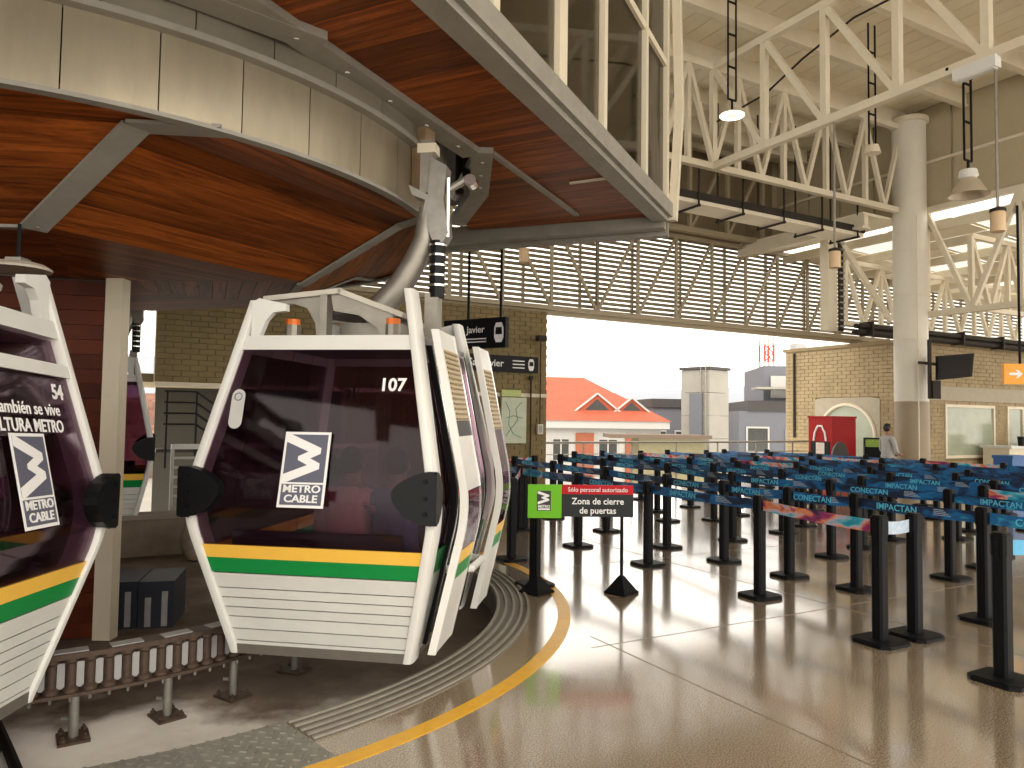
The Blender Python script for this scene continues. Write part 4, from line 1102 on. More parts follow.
def standing_man():
    J = {'pelvis': ((0, 0, 0.93), (0.135, 0.10)), 'belly': ((0, 0.01, 1.06), (0.14, 0.11)), 'chest': ((0, 0, 1.26), (0.155, 0.11)), 'neckb': ((0, 0, 1.40), (0.08, 0.07)),
         'neck': ((0, 0.01, 1.455), 0.052), 'jaw': ((0, 0.022, 1.51), (0.060, 0.068)), 'skull': ((0, 0.012, 1.575), (0.074, 0.088)), 'crown': ((0, 0.005, 1.625), (0.05, 0.06))}
    B = [('pelvis', 'belly'), ('belly', 'chest'), ('chest', 'neckb'), ('neckb', 'neck'), ('neck', 'jaw'), ('jaw', 'skull'), ('skull', 'crown')]
    for s, sg in (('l', -1), ('r', 1)):
        J[s + 'sh'] = ((0.17 * sg, 0, 1.35), 0.062); J[s + 'el'] = ((0.23 * sg, 0.03, 1.08), 0.045); J[s + 'wrist'] = ((0.16 * sg, 0.22, 1.00), 0.029)
        B += [('neckb', s + 'sh'), (s + 'sh', s + 'el'), (s + 'el', s + 'wrist')]
        fingers(J, B, s, J[s + 'wrist'][0], (-0.3 * sg, 0.9, -0.1), (-sg, 0, 0.3))
        J[s + 'hip'] = ((0.09 * sg, 0, 0.86), 0.095); J[s + 'kn'] = ((0.10 * sg, 0.015, 0.47), 0.06); J[s + 'an'] = ((0.10 * sg, -0.01, 0.08), 0.042); J[s + 'toe'] = ((0.11 * sg, 0.15, 0.035), (0.042, 0.032))
        B += [('pelvis', s + 'hip'), (s + 'hip', s + 'kn'), (s + 'kn', s + 'an'), (s + 'an', s + 'toe')]
    def pick(c):
        if c.z > 1.43 or (c.y > 0.10 and 0.9 < c.z < 1.12): return 0
        if c.z > 0.93: return 1
        return 2 if c.z > 0.07 else 3
    root = thing('person', 'man in grey checked shirt standing in profile left of the round column', 'person', (8.42, 16.6, 0), rad(-75))
    skin_body('body', J, B, [skinm, shirtm, trou, blackm], pick, root)
    head_parts(root, (0, 0.012, 1.575), (0, 1, 0))
    return root
standing_man()
def seated(name, label, gpos, xloc, shirt, hair, tilt=0.0):
    J = {'pelvis': ((0, 0, 0.10), (0.16, 0.12)), 'belly': ((0, -0.02, 0.24), (0.16, 0.115)), 'chest': ((0, 0.0, 0.44), (0.17, 0.115)), 'neckb': ((0, 0.01, 0.57), (0.085, 0.075)),
         'neck': ((0, 0.02, 0.625), 0.055), 'jaw': ((0, 0.04, 0.68), (0.062, 0.07)), 'skull': ((0, 0.03, 0.745), (0.076, 0.09)), 'crown': ((0, 0.02, 0.80), (0.05, 0.06))}
    B = [('pelvis', 'belly'), ('belly', 'chest'), ('chest', 'neckb'), ('neckb', 'neck'), ('neck', 'jaw'), ('jaw', 'skull'), ('skull', 'crown')]
    for s, sg in (('l', -1), ('r', 1)):
        J[s + 'sh'] = ((0.185 * sg, 0, 0.51), 0.065); J[s + 'el'] = ((0.24 * sg, 0.09, 0.26), 0.048); J[s + 'wrist'] = ((0.13 * sg, 0.28, 0.20), 0.03)
        B += [('neckb', s + 'sh'), (s + 'sh', s + 'el'), (s + 'el', s + 'wrist')]
        fingers(J, B, s, J[s + 'wrist'][0], (-0.3 * sg, 0.9, -0.1), (-sg, 0, 0.3))
        J[s + 'hip'] = ((0.10 * sg, 0.04, 0.09), 0.10); J[s + 'kn'] = ((0.12 * sg, 0.42, 0.10), 0.065); J[s + 'an'] = ((0.12 * sg, 0.44, -0.30), 0.044); J[s + 'toe'] = ((0.13 * sg, 0.58, -0.345), (0.042, 0.032))
        B += [('pelvis', s + 'hip'), (s + 'hip', s + 'kn'), (s + 'kn', s + 'an'), (s + 'an', s + 'toe')]
    def pick(c):
        if c.z > 0.60 or (c.y > 0.17 and 0.16 < c.z < 0.3): return 0
        return 1 if c.z > 0.13 and c.y < 0.3 else 2
    G = Matrix.Translation(Vector((-1.084, 5.526, 0.158))) @ Matrix.Rotation(-0.158, 4, 'Z')
    p = G @ Vector((xloc, -0.55, 0.47))
    root = thing(name, label, 'person', p, -0.158)
    skin_body('body', J, B, [skinm, shirt, trou], pick, root)
    head_parts(root, (0, 0.03, 0.745), (0, 1, 0), hair=hair)
    return root
seated('person', 'passenger in pink shirt seated behind the window of gondola 107', g107, 0.10, mat('pink_shirt', (0.75, 0.42, 0.40), .8, var=.1), hairm)
seated('person', 'passenger in blue top seated right of the one in pink, in gondola 107', g107, 0.42, mat('blue_top', (0.16, 0.17, 0.33), .8, var=.1), hairm)

# ------------------------------------------------------------------ queue barriers
def belt_material(name, stops, dark):
    m = bpy.data.materials.new(name); m.use_nodes = True
    t = m.node_tree; b = t.nodes['Principled BSDF']; b.inputs['Roughness'].default_value = 0.5
    tcn = t.nodes.new('ShaderNodeTexCoord'); oi = t.nodes.new('ShaderNodeObjectInfo')
    mpn = t.nodes.new('ShaderNodeMapping'); mpn.inputs['Scale'].default_value = (1.0, 1.0, 2.5)
    ml = t.nodes.new('ShaderNodeVectorMath'); ml.operation = 'SCALE'; ml.inputs[0].default_value = (7, 3, 5)
    t.links.new(oi.outputs['Random'], ml.inputs['Scale']); t.links.new(ml.outputs['Vector'], mpn.inputs['Location'])
    t.links.new(tcn.outputs['Object'], mpn.inputs['Vector'])
    n = t.nodes.new('ShaderNodeTexNoise'); n.inputs['Scale'].default_value = 2.8; n.inputs['Detail'].default_value = 5; n.inputs['Distortion'].default_value = 0.8
    t.links.new(mpn.outputs['Vector'], n.inputs['Vector'])
    r = t.nodes.new('ShaderNodeValToRGB'); els = r.color_ramp.elements
    els[0].position, els[0].color = stops[0][0], (*stops[0][1], 1); els[1].position, els[1].color = stops[-1][0], (*stops[-1][1], 1)
    for p, c in stops[1:-1]: e = els.new(p); e.color = (*c, 1)
    t.links.new(n.outputs['Fac'], r.inputs['Fac']); t.links.new(r.outputs['Color'], b.inputs['Base Color'])
    return m
beltB = belt_material('blue_printed_belt', [(0.30, (0.004, 0.008, 0.022)), (0.45, (0.004, 0.022, 0.075)), (0.56, (0.006, 0.14, 0.38)), (0.64, (0.006, 0.08, 0.24)), (0.76, (0.04, 0.50, 0.72))], 0)
beltF = belt_material('cosmic_printed_belt', [(0.28, (0.02, 0.01, 0.05)), (0.40, (0.35, 0.03, 0.16)), (0.46, (0.75, 0.25, 0.06)), (0.51, (0.55, 0.45, 0.60)), (0.57, (0.03, 0.42, 0.55)), (0.68, (0.01, 0.14, 0.30)), (0.8, (0.02, 0.03, 0.10))], 0)
beltN = mat('pale_blue_belt', (0.10, 0.38, 0.62), 0.5, var=0.15)
btext = mat('belt_lettering', (0.10, 0.50, 0.72), 0.5, var=0.1)
bsmall = mat('belt_small_print', (0.30, 0.38, 0.50), 0.5, var=0.3, scale=60)
hw = 0.17
bpoly = [(-hw, -hw + .05), (-hw + .05, -hw), (hw - .05, -hw), (hw, -hw + .05), (hw, hw - .05), (hw - .05, hw), (-hw + .05, hw), (-hw, hw - .05)]
base_me = MB().prism(bpoly, (0, 0, 0), (1, 0, 0), (0, 1, 0), (0, 0, 0.026)).prism([(x * .93, y * .93) for x, y in bpoly], (0, 0, 0.026), (1, 0, 0), (0, 1, 0), (0, 0, 0.008)).mesh('base')
pw = 0.048
ppoly = [(-pw, -pw + .015), (-pw + .015, -pw), (pw - .015, -pw), (pw, -pw + .015), (pw, pw - .015), (pw - .015, pw), (-pw + .015, pw), (-pw, pw - .015)]
pole_me = MB().prism(ppoly, (0, 0, 0.03), (1, 0, 0), (0, 1, 0), (0, 0, 0.80)).mesh('pole', True)
head_me = MB().prism([(x * 1.12, y * 1.12) for x, y in ppoly], (0, 0, 0.83), (1, 0, 0), (0, 1, 0), (0, 0, 0.14)).prism([(x * .9, y * .9) for x, y in ppoly], (0, 0, 0.97), (1, 0, 0), (0, 1, 0), (0, 0, 0.012)).mesh('belt_head', True)
slot_me = MB().span((-0.06, -0.012, 0.80), (-0.05, 0.012, 0.95)).mesh('slot')
BELT_H = 0.10
def px_of(p):
    q = Vector(p) - Vector((0, 0, CAM_H)); w = q.dot(fw)
    if w < 0.3: return (-999, -999)
    return (512 + F_PX * q.dot(rt) / w, 384 - F_PX * q.dot(up) / w)
def post(p, label, rz=TH):
    t = thing('belt_stanchion', label, 'stanchion', (p.x, p.y, 0), rz, 'queue barrier posts')
    link('base', base_me, blackm, t); link('pole', pole_me, blackm, t); link('belt_head', head_me, blackm, t)
    link('slot', slot_me, black, t)
    return t
def add_belt(t, p, q, m, text=None, size=0.075, zoff=0.0):
    """belt from post p to post q (world points), a part of t"""
    d = Vector((q.x - p.x, q.y - p.y, 0)); L = d.length - 0.1; d.normalize()
    # the belt's own x axis points to the right as seen from the trackside
    flip = d.cross(Vector((0, 0, 1))).dot(Vector((-CU, -SU, 0))) < 0
    b = MB(); N = 8
    for i in range(N):
        x0, x1 = L * i / N, L * (i + 1) / N
        s0 = -0.012 * (1 - (2 * i / N - 1) ** 2); s1 = -0.012 * (1 - (2 * (i + 1) / N - 1) ** 2)
        b.add([(x0, -.001, s0 - BELT_H/2), (x1, -.001, s1 - BELT_H/2), (x1, -.001, s1 + BELT_H/2), (x0, -.001, s0 + BELT_H/2),
               (x0, .001, s0 - BELT_H/2), (x1, .001, s1 - BELT_H/2), (x1, .001, s1 + BELT_H/2), (x0, .001, s0 + BELT_H/2)],
              [(0,1,2,3), (7,6,5,4), (0,1,5,4), (3,2,6,7)])
    o = b.build('belt', m, t)
    if flip:   # run from q to p instead
        org = Vector((q.x, q.y, 0)) - d * 0.05; dd = -d
    else:
        org = Vector((p.x, p.y, 0)) + d * 0.05; dd = d
    o.location = Matrix.Rotation(-t.rotation_euler.z, 3, 'Z') @ (org - Vector(t.location)) + Vector((0, 0, 0.89 + zoff))
    o.rotation_euler = (0, 0, math.atan2(dd.y, dd.x) - t.rotation_euler.z)
    if text:
        put_text(text, size * 1.15, btext, o, Vector((L * 0.34, -0.004, -0.012)), (1, 0, 0), (0, 0, 1), 0.001, sx=min(1.0, L * 0.55 / (size * 0.66 * len(text))))
        for k in range(4):
            MB().span((L * 0.66, -0.0035, -0.03 + k * 0.016), (L * (0.80 - 0.02 * k), -0.0015, -0.022 + k * 0.016)).build('small_print', bsmall, o)
    return o
rows = [
    [(5.29, 2.79), (5.33, 3.71), (5.63, 5.19), (5.66, 6.91), (5.60, 8.29), (5.70, 9.9), (5.75, 11.4)],
    [(6.80, 2.3), (6.74, 3.70), (6.77, 4.97), (6.66, 5.72), (6.63, 6.67), (6.65, 7.73), (6.75, 9.23), (6.78, 10.81), (6.85, 12.3)],
    [(8.15, 3.3), (8.22, 4.87), (8.10, 6.3), (7.91, 7.79), (8.38, 9.72), (8.2, 11.3), (8.2, 12.8)],
]
for k in range(7):
    s0 = 9.15 + 0.98 * k
    rows.append([(s0 + random.uniform(-.08, .08), 3.6 + 0.35 * (k % 2) + 1.45 * j + random.uniform(-.1, .1)) for j in range(8) if 3.6 + 1.45 * j < 14.2])
WORDS = ['CONECTAN', 'IMPACTAN']
RN = ['trackside row', 'second row', 'third row', 'fourth row', 'fifth row', 'sixth row', 'seventh row', 'eighth row', 'ninth row', 'tenth row']
idx = 0
for ri, row in enumerate(rows):
    seen = 0
    for j, (s, v) in enumerate(row):
        p = HP(s, v); x, y = px_of((p.x, p.y, 0.6))
        nxt = HP(*row[j + 1]) if j + 1 < len(row) else None
        if x > 1060 and (nxt is None or px_of((nxt.x, nxt.y, .9))[0] > 1030): continue
        if x < 490: continue
        lb = 'black belt post, %s from the front in the %s of the queue maze' % (ORD[seen], RN[ri])
        t = post(p, lb); seen += 1
        if nxt is not None and not (ri == 0 and j == 0):
            flame = (ri == 0 and j == 1) or (random.random() < 0.13 and not (ri == 1 and j < 2))
            m = beltF if flame else beltB
            txt = None if flame or ri > 5 else WORDS[(idx + ri) % 2]
            if ri == 1 and j == 1: txt = 'IMPACTAN'
            if ri == 1 and j == 0: txt = 'CONECTAN'
            add_belt(t, p, nxt, m, txt); idx += 1
# the turning post with its short pale belt, and the foremost post's belt
tp_ = HP(5.74, 3.69)
t = post(tp_, 'black belt post standing close beside the second post of the trackside row')
add_belt(t, tp_, HP(5.33, 3.71), mat('white_printed_belt', (0.45, 0.55, 0.68), 0.5, var=.25, scale=30), None, zoff=-0.005)
front = [o for o in COL.objects if o.get('label', '').startswith('black belt post, first from the front in the trackside row')][0]
add_belt(front, HP(5.29, 2.79), HP(6.80, 2.30), beltN, 'CONECTAN', 0.07, zoff=-0.01)
# posts by the left end, next to the track
lp = [((0.26, 7.62), 'black belt post right behind the green door zone sign'),
      ((0.02, 8.95), 'black belt post half hidden behind the open gondola doors'),
      ((0.15, 11.35), 'black belt post in front of the brick wall, left of the sign'),
      ((0.46, 14.4), 'far black belt post against the edge of the brick wall')]
lo = []
for (x, y), lb in lp: lo.append((post(Vector((x, y, 0)), lb), Vector((x, y, 0))))
add_belt(lo[2][0], lo[2][1], Vector((1.12, 9.98, 0)), beltF)
add_belt(lo[3][0], Vector((-1.0, 14.0, 0)), lo[3][1], beltF)
add_belt(lo[1][0], lo[1][1], lo[2][1], beltF)

# ------------------------------------------------------------------ door zone sign
sg = thing('door_zone_sign', 'green, red and black platform sign on two black posts with diamond bases', 'sign', (0.70, 7.30, 0), 0.03)
red = mat('sign_red', (0.45, 0.008, 0.016), .5, var=.03, spec=.2); sgreen = mat('sign_green', (0.15, 0.48, 0.02), .5, var=.03, spec=.2); sdark = mat('sign_dark', (0.022, 0.025, 0.028), .5, var=.05, spec=.2)
for x, r_, tall in ((-0.43, 0.032, 1.0), (0.40, 0.017, 0.76)):
    po = MB().tube([(x, 0.02, 0.10), (x, 0.02, tall)], r_, 10).build('post', blackm, sg, smooth=True)
    MB().lathe([(0, 0), (0.17, 0.0), (0.175, 0.02), (0.15, 0.035), (0.03, 0.17), (0, 0.18)], 4, (x, 0.02, 0)).build('foot', blackm, po)
MB().span((-0.53, -0.02, 0.73), (-0.20, 0.0, 1.055)).build('green_plate', sgreen, sg)
gl = sg.children[-1]
MB().span((-0.20, -0.02, 0.745), (0.505, 0.0, 0.965)).build('dark_plate', sdark, sg); dk = sg.children[-1]
MB().span((-0.20, -0.02, 0.965), (0.505, 0.0, 1.055)).build('red_plate', red, sg); rd = sg.children[-1]
def find(parent, nm): return [c for c in parent.children if c.name.startswith(nm)][0]
gl, dk, rd = find(sg, 'green_plate'), find(sg, 'dark_plate'), find(sg, 'red_plate')
put_text('Sólo personal autorizado', 0.062, letter, rd, Vector((0.155, -0.0235, 1.008)), (1, 0, 0), (0, 0, 1), 0.0, sx=0.94)
put_text('Zona de cierre', 0.088, letter, dk, Vector((0.155, -0.0235, 0.895)), (1, 0, 0), (0, 0, 1), 0.001, sx=0.96)
put_text('de puertas', 0.088, letter, dk, Vector((0.155, -0.0235, 0.805)), (1, 0, 0), (0, 0, 1), 0.001, sx=0.96)
blk = mat('print_black', (0.02, 0.02, 0.02), .5, var=.05)
MB().span((-0.44, -0.024, 0.80), (-0.305, -0.02, 0.995)).build('emblem_ground', blk, gl)
def zig(x0, x1, yb, yt, y):
    q = lambda fx, fy: (x0 + fx * (x1 - x0), yt - fy * (yt - yb))
    return MB().prism([q(0, 0), q(.10, 0), q(.9, .28), q(.9, .40), q(.62, .50), q(.9, .60), q(.9, .72), q(.10, 1), q(0, 1), q(0, .82), q(.56, .64), q(.30, .54), q(.30, .46), q(.56, .36), q(0, .18)], (0, y, 0), (1, 0, 0), (0, 0, 1), (0, -0.003, 0))
zig(-0.435, -0.31, 0.865, 0.99, -0.0235).build('zigzag_emblem', letter, gl)
put_text('METRO', 0.036, letter, gl, Vector((-0.3725, -0.0255, 0.842)), (1, 0, 0), (0, 0, 1), 0.001)
MB().span((-0.43, -0.0255, 0.808), (-0.315, -0.0235, 0.824)).build('emblem_line', letter, gl)

# ------------------------------------------------------------------ hanging signs and wall furniture
sb = mat('sign_black', (0.007, 0.0075, 0.009), .45, var=.1, spec=.15)
def vehicle_icon(parent, o, X, Y, h):
    X = Vector(X); Y = Vector(Y); N = X.cross(Y); o = Vector(o)
    w = h * 0.55
    f_ = MB().prism([(-w*.3, h*.5), (w*.3, h*.5), (w*.5, h*.25), (w*.5, -h*.25), (w*.3, -h*.5), (-w*.3, -h*.5), (-w*.5, -h*.25), (-w*.5, h*.25)], o, X, Y, N * 0.003).build('cabin_icon', letter, parent)
    MB().prism([(-w*.32, h*.26), (w*.32, h*.26), (w*.36, -h*.1), (-w*.36, -h*.1)], o + N * .003, X, Y, N * 0.002).build('icon_window', sb, f_)
hs = thing('hanging_sign', 'black hanging station sign with cabin symbol behind gondola 107', 'sign', (-0.50, 9.9, 0), -0.55)
MB().span((-0.5, -0.04, 2.62), (0.5, 0.04, 3.02)).build('panel', sb, hs)
put_text('San Javier', 0.13, letter, hs, Vector((-0.08, -0.043, 2.87)), (1, 0, 0), (0, 0, 1), 0.001)
for k in range(2): MB().span((-0.3, -0.044, 2.70 + k * 0.04), (0.2, -0.041, 2.715 + k * 0.04)).build('small_print', letter, hs)
vehicle_icon(hs, (0.40, -0.044, 2.82), (1, 0, 0), (0, 0, 1), 0.26)
for x in (-0.12, 0.40): MB().tube([(x, 0, 3.02), (x, 0, 8.7)], 0.02, 6).build('rod', blackm, hs)
ws = hthing('wall_sign', 'long dark station name sign on the brick wall', 'sign', 6.3, 14.22, 2.70)
MB().span((0, -0.06, 0), (2.15, 0.0, 0.36)).build('panel', sb, ws)
put_text('San Javier', 0.22, letter, ws, Vector((0.85, -0.064, 0.18)), (1, 0, 0), (0, 0, 1), 0.002)
vehicle_icon(ws, (1.97, -0.064, 0.18), (1, 0, 0), (0, 0, 1), 0.26)
for k in range(3): MB().span((1.50, -0.064, 0.09 + k * 0.075), (1.80, -0.061, 0.115 + k * 0.075)).build('small_print', letter, ws)
mpst = hthing('map_poster', 'pale green line map poster on the brick wall beside the gondola', 'poster', 7.55, 14.22, 1.15)
MB().span((0, -0.05, 0), (0.62, 0.0, 1.0)).build('sheet', mat('map_paper', (.50, .55, .42), .5, var=.12, scale=9), mpst)
MB().span((0.0, -0.05, 1.02), (0.48, 0.0, 1.16)).build('header_sheet', mat('map_green', (.45, .52, .18), .5, var=.05), mpst)
ml_ = mat('map_line', (.12, .25, .2), .5, var=.1)
for pts_ in ([(0.1, .9), (.2, .7), (.18, .4), (.3, .2), (.5, .12)], [(.5, .9), (.35, .75), (.4, .5), (.22, .3), (.1, .15)], [(.12, .55), (.3, .6), (.52, .55)]):
    MB().tube([(x, -0.052, z) for x, z in pts_], 0.008, 5).build('map_route', ml_, mpst)
sw = hthing('switch_box', 'small pale electrical box on the brick wall near its edge', 'box', 8.45, 14.22, 1.35)
MB().span((0, -0.08, 0), (0.14, 0, 0.22)).build('box', cream, sw); MB().span((0.02, -0.085, 0.03), (0.12, -0.08, 0.19)).build('lid', pale, sw)
MB().tube([(0.07, -0.05, 0.22), (0.07, -0.05, 2.1)], 0.014, 6).build('conduit', tz, sw)
cd = hthing('wall_lamp', 'small dark lamp high on the brick wall', 'lamp', 8.45, 14.2, 3.45)
MB().bar((0, 0, 0), (-0.1, -0.3, 0.02), 0.04).build('arm', tz, cd); MB().box((-0.12, -0.36, 0.0), (0.2, 0.16, 0.12)).build('lamp_head', tz, cd)
cn = hthing('wall_conduit', 'thin vertical conduit on the brick wall right of the map poster', 'conduit', 8.28, 14.21, 0)
MB().tube([(0, -0.04, 0.05), (0, -0.04, 2.6)], 0.02, 6).build('pipe', tz, cn); MB().box((0, -0.04, 2.6), (0.08, .06, .08)).build('end_box', tz, cn)

# guard rail of the terrace
rl = hthing('guard_rail', 'thin steel guard rail at the open side of the hall', 'railing', 8.8, 15.1, 0)
MB().tube([(0, 0, 1.12), (10.5, 0, 1.12)], 0.028, 8).build('top_rail', steel, rl)
for k in range(3): MB().tube([(0, 0, 0.3 + k * 0.27), (10.5, 0, 0.3 + k * 0.27)], 0.012, 6).build('wire', steel, rl)
for k in range(8): MB().tube([(0.05 + k * 1.48, 0, 0), (0.05 + k * 1.48, 0, 1.12)], 0.024, 8).build('post', steel, rl)

# ------------------------------------------------------------------ lamps under the roof
lampglow = mat('lamp_diffuser', (0.9, 0.88, 0.82), .4, var=.02, emit=(1.0, 0.93, 0.8, 3.0))
def rods(t, z0, z1, w=0.09):
    for x in (-w, w): MB().tube([(x, 0, z0), (x, 0, z1)], 0.016, 6).build('rod', blackm, t)
    n = int((z1 - z0) / 0.55)
    for k in range(n + 1): MB().bar((-w, 0, z0 + k * 0.55), (w, 0, z0 + k * 0.55), 0.025).build('rod_tie', blackm, t)
t = hthing('pendant_lamp', 'lit flat disc lamp on twin black rods right of the window storey', 'lamp', 8.91, 8.79, 0)
rods(t, 7.0, 8.9); MB().tube([(0, 0, 6.78), (0, 0, 7.0)], 0.02, 6).build('stem', blackm, t)
MB().lathe([(0, 0.06), (0.1, 0.05), (0.20, 0.02), (0.21, 0), (0.10, -0.005)], 20, (0, 0, 6.74)).build('housing', cream, t)
MB().lathe([(0.09, -0.012), (0.195, -0.012), (0.195, -0.004), (0.09, -0.004), (0.09, -0.012)], 20, (0, 0, 6.74)).build('diffuser', lampglow, t)
def bell(label, s, v, z, ztop):
    t = hthing('pendant_lamp', label, 'lamp', s, v, 0)
    rods(t, z + 0.42, ztop); MB().tube([(0, 0, z + 0.25), (0, 0, z + 0.42)], 0.02, 6).build('stem', blackm, t)
    MB().lathe([(0, 0.28), (0.11, 0.28), (0.13, 0.2), (0.10, 0.16)], 14, (0, 0, z)).build('ballast', white2, t)
    MB().lathe([(0.08, 0.17), (0.14, 0.12), (0.24, -0.06), (0.27, -0.08), (0.25, -0.08), (0.12, 0.10)], 20, (0, 0, z)).build('bell_shade', mat('ribbed_shade', (.55, .47, .36), .3, .3, var=.1), t, smooth=True)
    return t
tb = bell('bell shaped lamp on twin rods at the upper right beside the truss', 10.56, 5.93, 5.0, 6.64)
MB().bar((-0.48, 0, 6.62), (0.1, 0, 6.62), 0.04).build('bracket', blackm, tb)
bell('bell shaped lamp low in front of the shaded facade, near the soffit corner', 8.6, 10.9, 5.35, 6.6)
t = hthing('pendant_lamp', 'small lamp on long twin black rods in front of the column head', 'lamp', 11.5, 8.07, 0)
rods(t, 6.5, 8.65); MB().lathe([(0, 0.1), (0.1, 0.1), (0.14, -0.04), (0, -0.05)], 14, (0, 0, 6.4)).build('shade', cream, t)
for lb, s, v, z, zt in (('beige cylinder speaker hanging from the truss at the right edge', 10.15, 5.33, 4.35, 6.55), ('beige cylinder speaker hanging from the truss left of the column', 10.15, 7.8, 4.30, 6.55)):
    t = hthing('hanging_speaker', lb, 'speaker', s, v, 0, 'beige cylinder speakers')
    MB().tube([(0, 0, z + 0.2), (0, 0, zt)], 0.018, 6).build('rod', steel, t)
    MB().lathe([(0, -0.13), (0.085, -0.13), (0.09, -0.11), (0.09, 0.12), (0.085, 0.13), (0, 0.13)], 18, (0, 0, z)).build('drum', mat('beige_speaker', (.62, .45, .27), .5, var=.06), t, smooth=True)
    MB().lathe([(0.02, 0.2), (0.095, 0.17), (0.095, 0.13)], 18, (0, 0, z)).build('cap', tz, t)
t = hthing('wall_speaker', 'small beige speaker in front of the louvre screen', 'speaker', 7.9, 13.9, 0)
MB().lathe([(0, -0.16), (0.11, -0.16), (0.115, 0.14), (0, 0.15)], 14, (0, 0, 5.25)).build('drum', MATS['beige_speaker'], t); MB().tube([(0, 0, 5.4), (0, 0, 6.4)], 0.01, 6).build('rod', blackm, t)
cdt = hthing('conduit_run', 'thin black conduit strung along the roof truss', 'conduit', 10.35, 0, 0)
MB().tube([(0, 4.0, 8.3), (0, 6.0, 8.2), (-0.1, 7.5, 8.15), (-.1, 8.5, 7.9), (-.1, 9.3, 7.6), (-.3, 10.3, 7.4)], 0.02, 6).build('pipe', tz, cdt)
ef = hthing('emergency_light', 'small white box light under the truss at the upper right', 'light', 10.1, 5.55, 6.45)
MB().span((-0.07, -0.28, -0.06), (0.07, 0.28, 0.1)).build('body', white, ef); MB().span((-0.05, -0.25, -0.075), (0.05, 0.25, -0.06)).build('lens', white2, ef)

# screen on the column, orange arrow sign
tv = thing('hung_screen', 'black tilted screen mounted on the right of the round column', 'screen', (9.75, 16.2, 2.95), 0.20)
MB().prism([(-0.52, -0.30), (0.36, -0.20), (0.52, 0.33), (-0.42, 0.24)], (0, 0, 0), (1, 0, 0.0), (0, 0.2, 1), (0, 0.08, 0)).build('panel', sb, tv)
MB().prism([(-0.46, -0.25), (0.31, -0.165), (0.45, 0.28), (-0.37, 0.20)], (0, -0.005, 0), (1, 0, 0.0), (0, 0.2, 1), (0, 0.005, 0)).build('display', mat('dark_display', (.012, .012, .014), .2, var=.3, scale=2, spec=.25), tv)
MB().bar((-0.75, 0.25, 0.1), (-0.3, 0.1, 0.05), 0.06).build('arm', tz, tv); MB().span((-0.6, 0.1, -0.7), (-0.54, 0.16, 0.6)).build('mount_pole', tz, tv)
MB().span((-0.55, 0.06, -0.7), (-0.35, 0.1, -0.3)).build('bracket', tz, tv)
osn = thing('arrow_sign', 'orange hanging sign with white arrow pointing right at the right edge', 'sign', (9.5, 14.0, 0), 0.0)
MB().span((-0.20, -0.04, 2.47), (0.24, 0.04, 2.86)).build('orange_panel', mat('sign_orange', (.85, .36, .01), .45, var=.03), osn)
MB().span((0.24, -0.05, 2.47), (0.9, 0.04, 2.86)).build('black_panel', sb, osn)
MB().prism([(-.12, -.025), (.04, -.025), (.0, -.075), (.05, -.075), (.13, 0), (.05, .075), (.0, .075), (.04, .025), (-.12, .025)], (0.02, -0.043, 2.665), (1, 0, 0), (0, 0, 1), (0, 0.003, 0)).build('arrow', letter, osn)
MB().tube([(0.13, 0, 2.86), (0.13, 0, 5.9)], 0.025, 6).build('rod', blackm, osn)

# ------------------------------------------------------------------ kiosk corner and counter
ki = thing('red_kiosk', 'red kiosk with white arch emblem below the arched window', 'kiosk', (8.78, 20.3, 0), rad(-68))
kr = mat('kiosk_red', (0.30, 0.006, 0.006), .5, var=.05, spec=.15)
MB().span((-0.42, -0.42, 0), (0.42, 0.42, 1.82)).build('body', kr, ki)
MB().span((-0.44, -0.44, 1.82), (0.44, 0.44, 1.87)).build('top', kr, ki)
MB().tube([(-0.22, -0.43, 1.20), (-0.18, -0.43, 1.42), (-0.07, -0.43, 1.60), (0.07, -0.43, 1.60), (0.18, -0.43, 1.42), (0.22, -0.43, 1.20)], 0.03, 6).build('arch_emblem', letter, ki)
pst = MB().span((-0.34, -0.432, 0.3), (0.34, -0.422, 1.18)).build('poster', sb, ki)
MB().span((-0.14, -0.436, 0.85), (0.16, -0.432, 1.15)).build('poster_light_area', mat('poster_pale', (.6, .5, .45), .5, var=.3, scale=14), pst)
vm_ = thing('vending_unit', 'black unit with green lit header right of the red kiosk', 'vending machine', (9.95, 20.1, 0), -0.4)
MB().span((-0.36, -0.3, 0), (0.36, 0.3, 1.30)).build('body', sb, vm_)
MB().span((-0.33, -0.315, 1.06), (0.33, -0.30, 1.26)).build('header', mat('unit_green', (.25, .38, .05), .4, var=.1), vm_)
MB().span((-0.28, -0.312, 0.55), (0.28, -0.30, 1.0)).build('window', black, vm_)
sc = thing('seat', 'dark grey rounded seat back in front of the red kiosk', 'chair', (8.62, 19.2, 0), 0.0)
sd = mat('seat_grey', (.05, .045, .04), .6, var=.15)
MB().prism([(0.24 * math.cos(math.pi * i / 12), 0.62 + 0.58 * math.sin(math.pi * i / 12)) for i in range(13)], (0, 0.2, 0), (1, 0, 0), (0, 0, 1), (0, 0.1, 0)).build('backrest', sd, sc)
MB().span((-0.24, -0.25, 0.38), (0.24, 0.22, 0.48)).build('cushion', sd, sc)
for x in (-0.22, 0.18):
    for y in (-0.22, 0.2): MB().span((x, y, 0), (x + .04, y + .04, 0.38)).build('leg', blackm, sc)
co = hthing('service_counter', 'cream counter along the brick front at the right edge', 'counter', 21.8, 11.25, 0)
MB().span((0, 0, 0), (6.5, 0.7, 1.05)).build('body', cream, co); MB().span((-0.05, -0.08, 1.05), (6.55, 0.75, 1.12)).build('top', white2, co)
def on_counter(name, label, cat, s, v, parts):
    t = hthing(name, label, cat, s, v, 1.12)
    for nm, mb, m in parts: mb.build(nm, m, t)
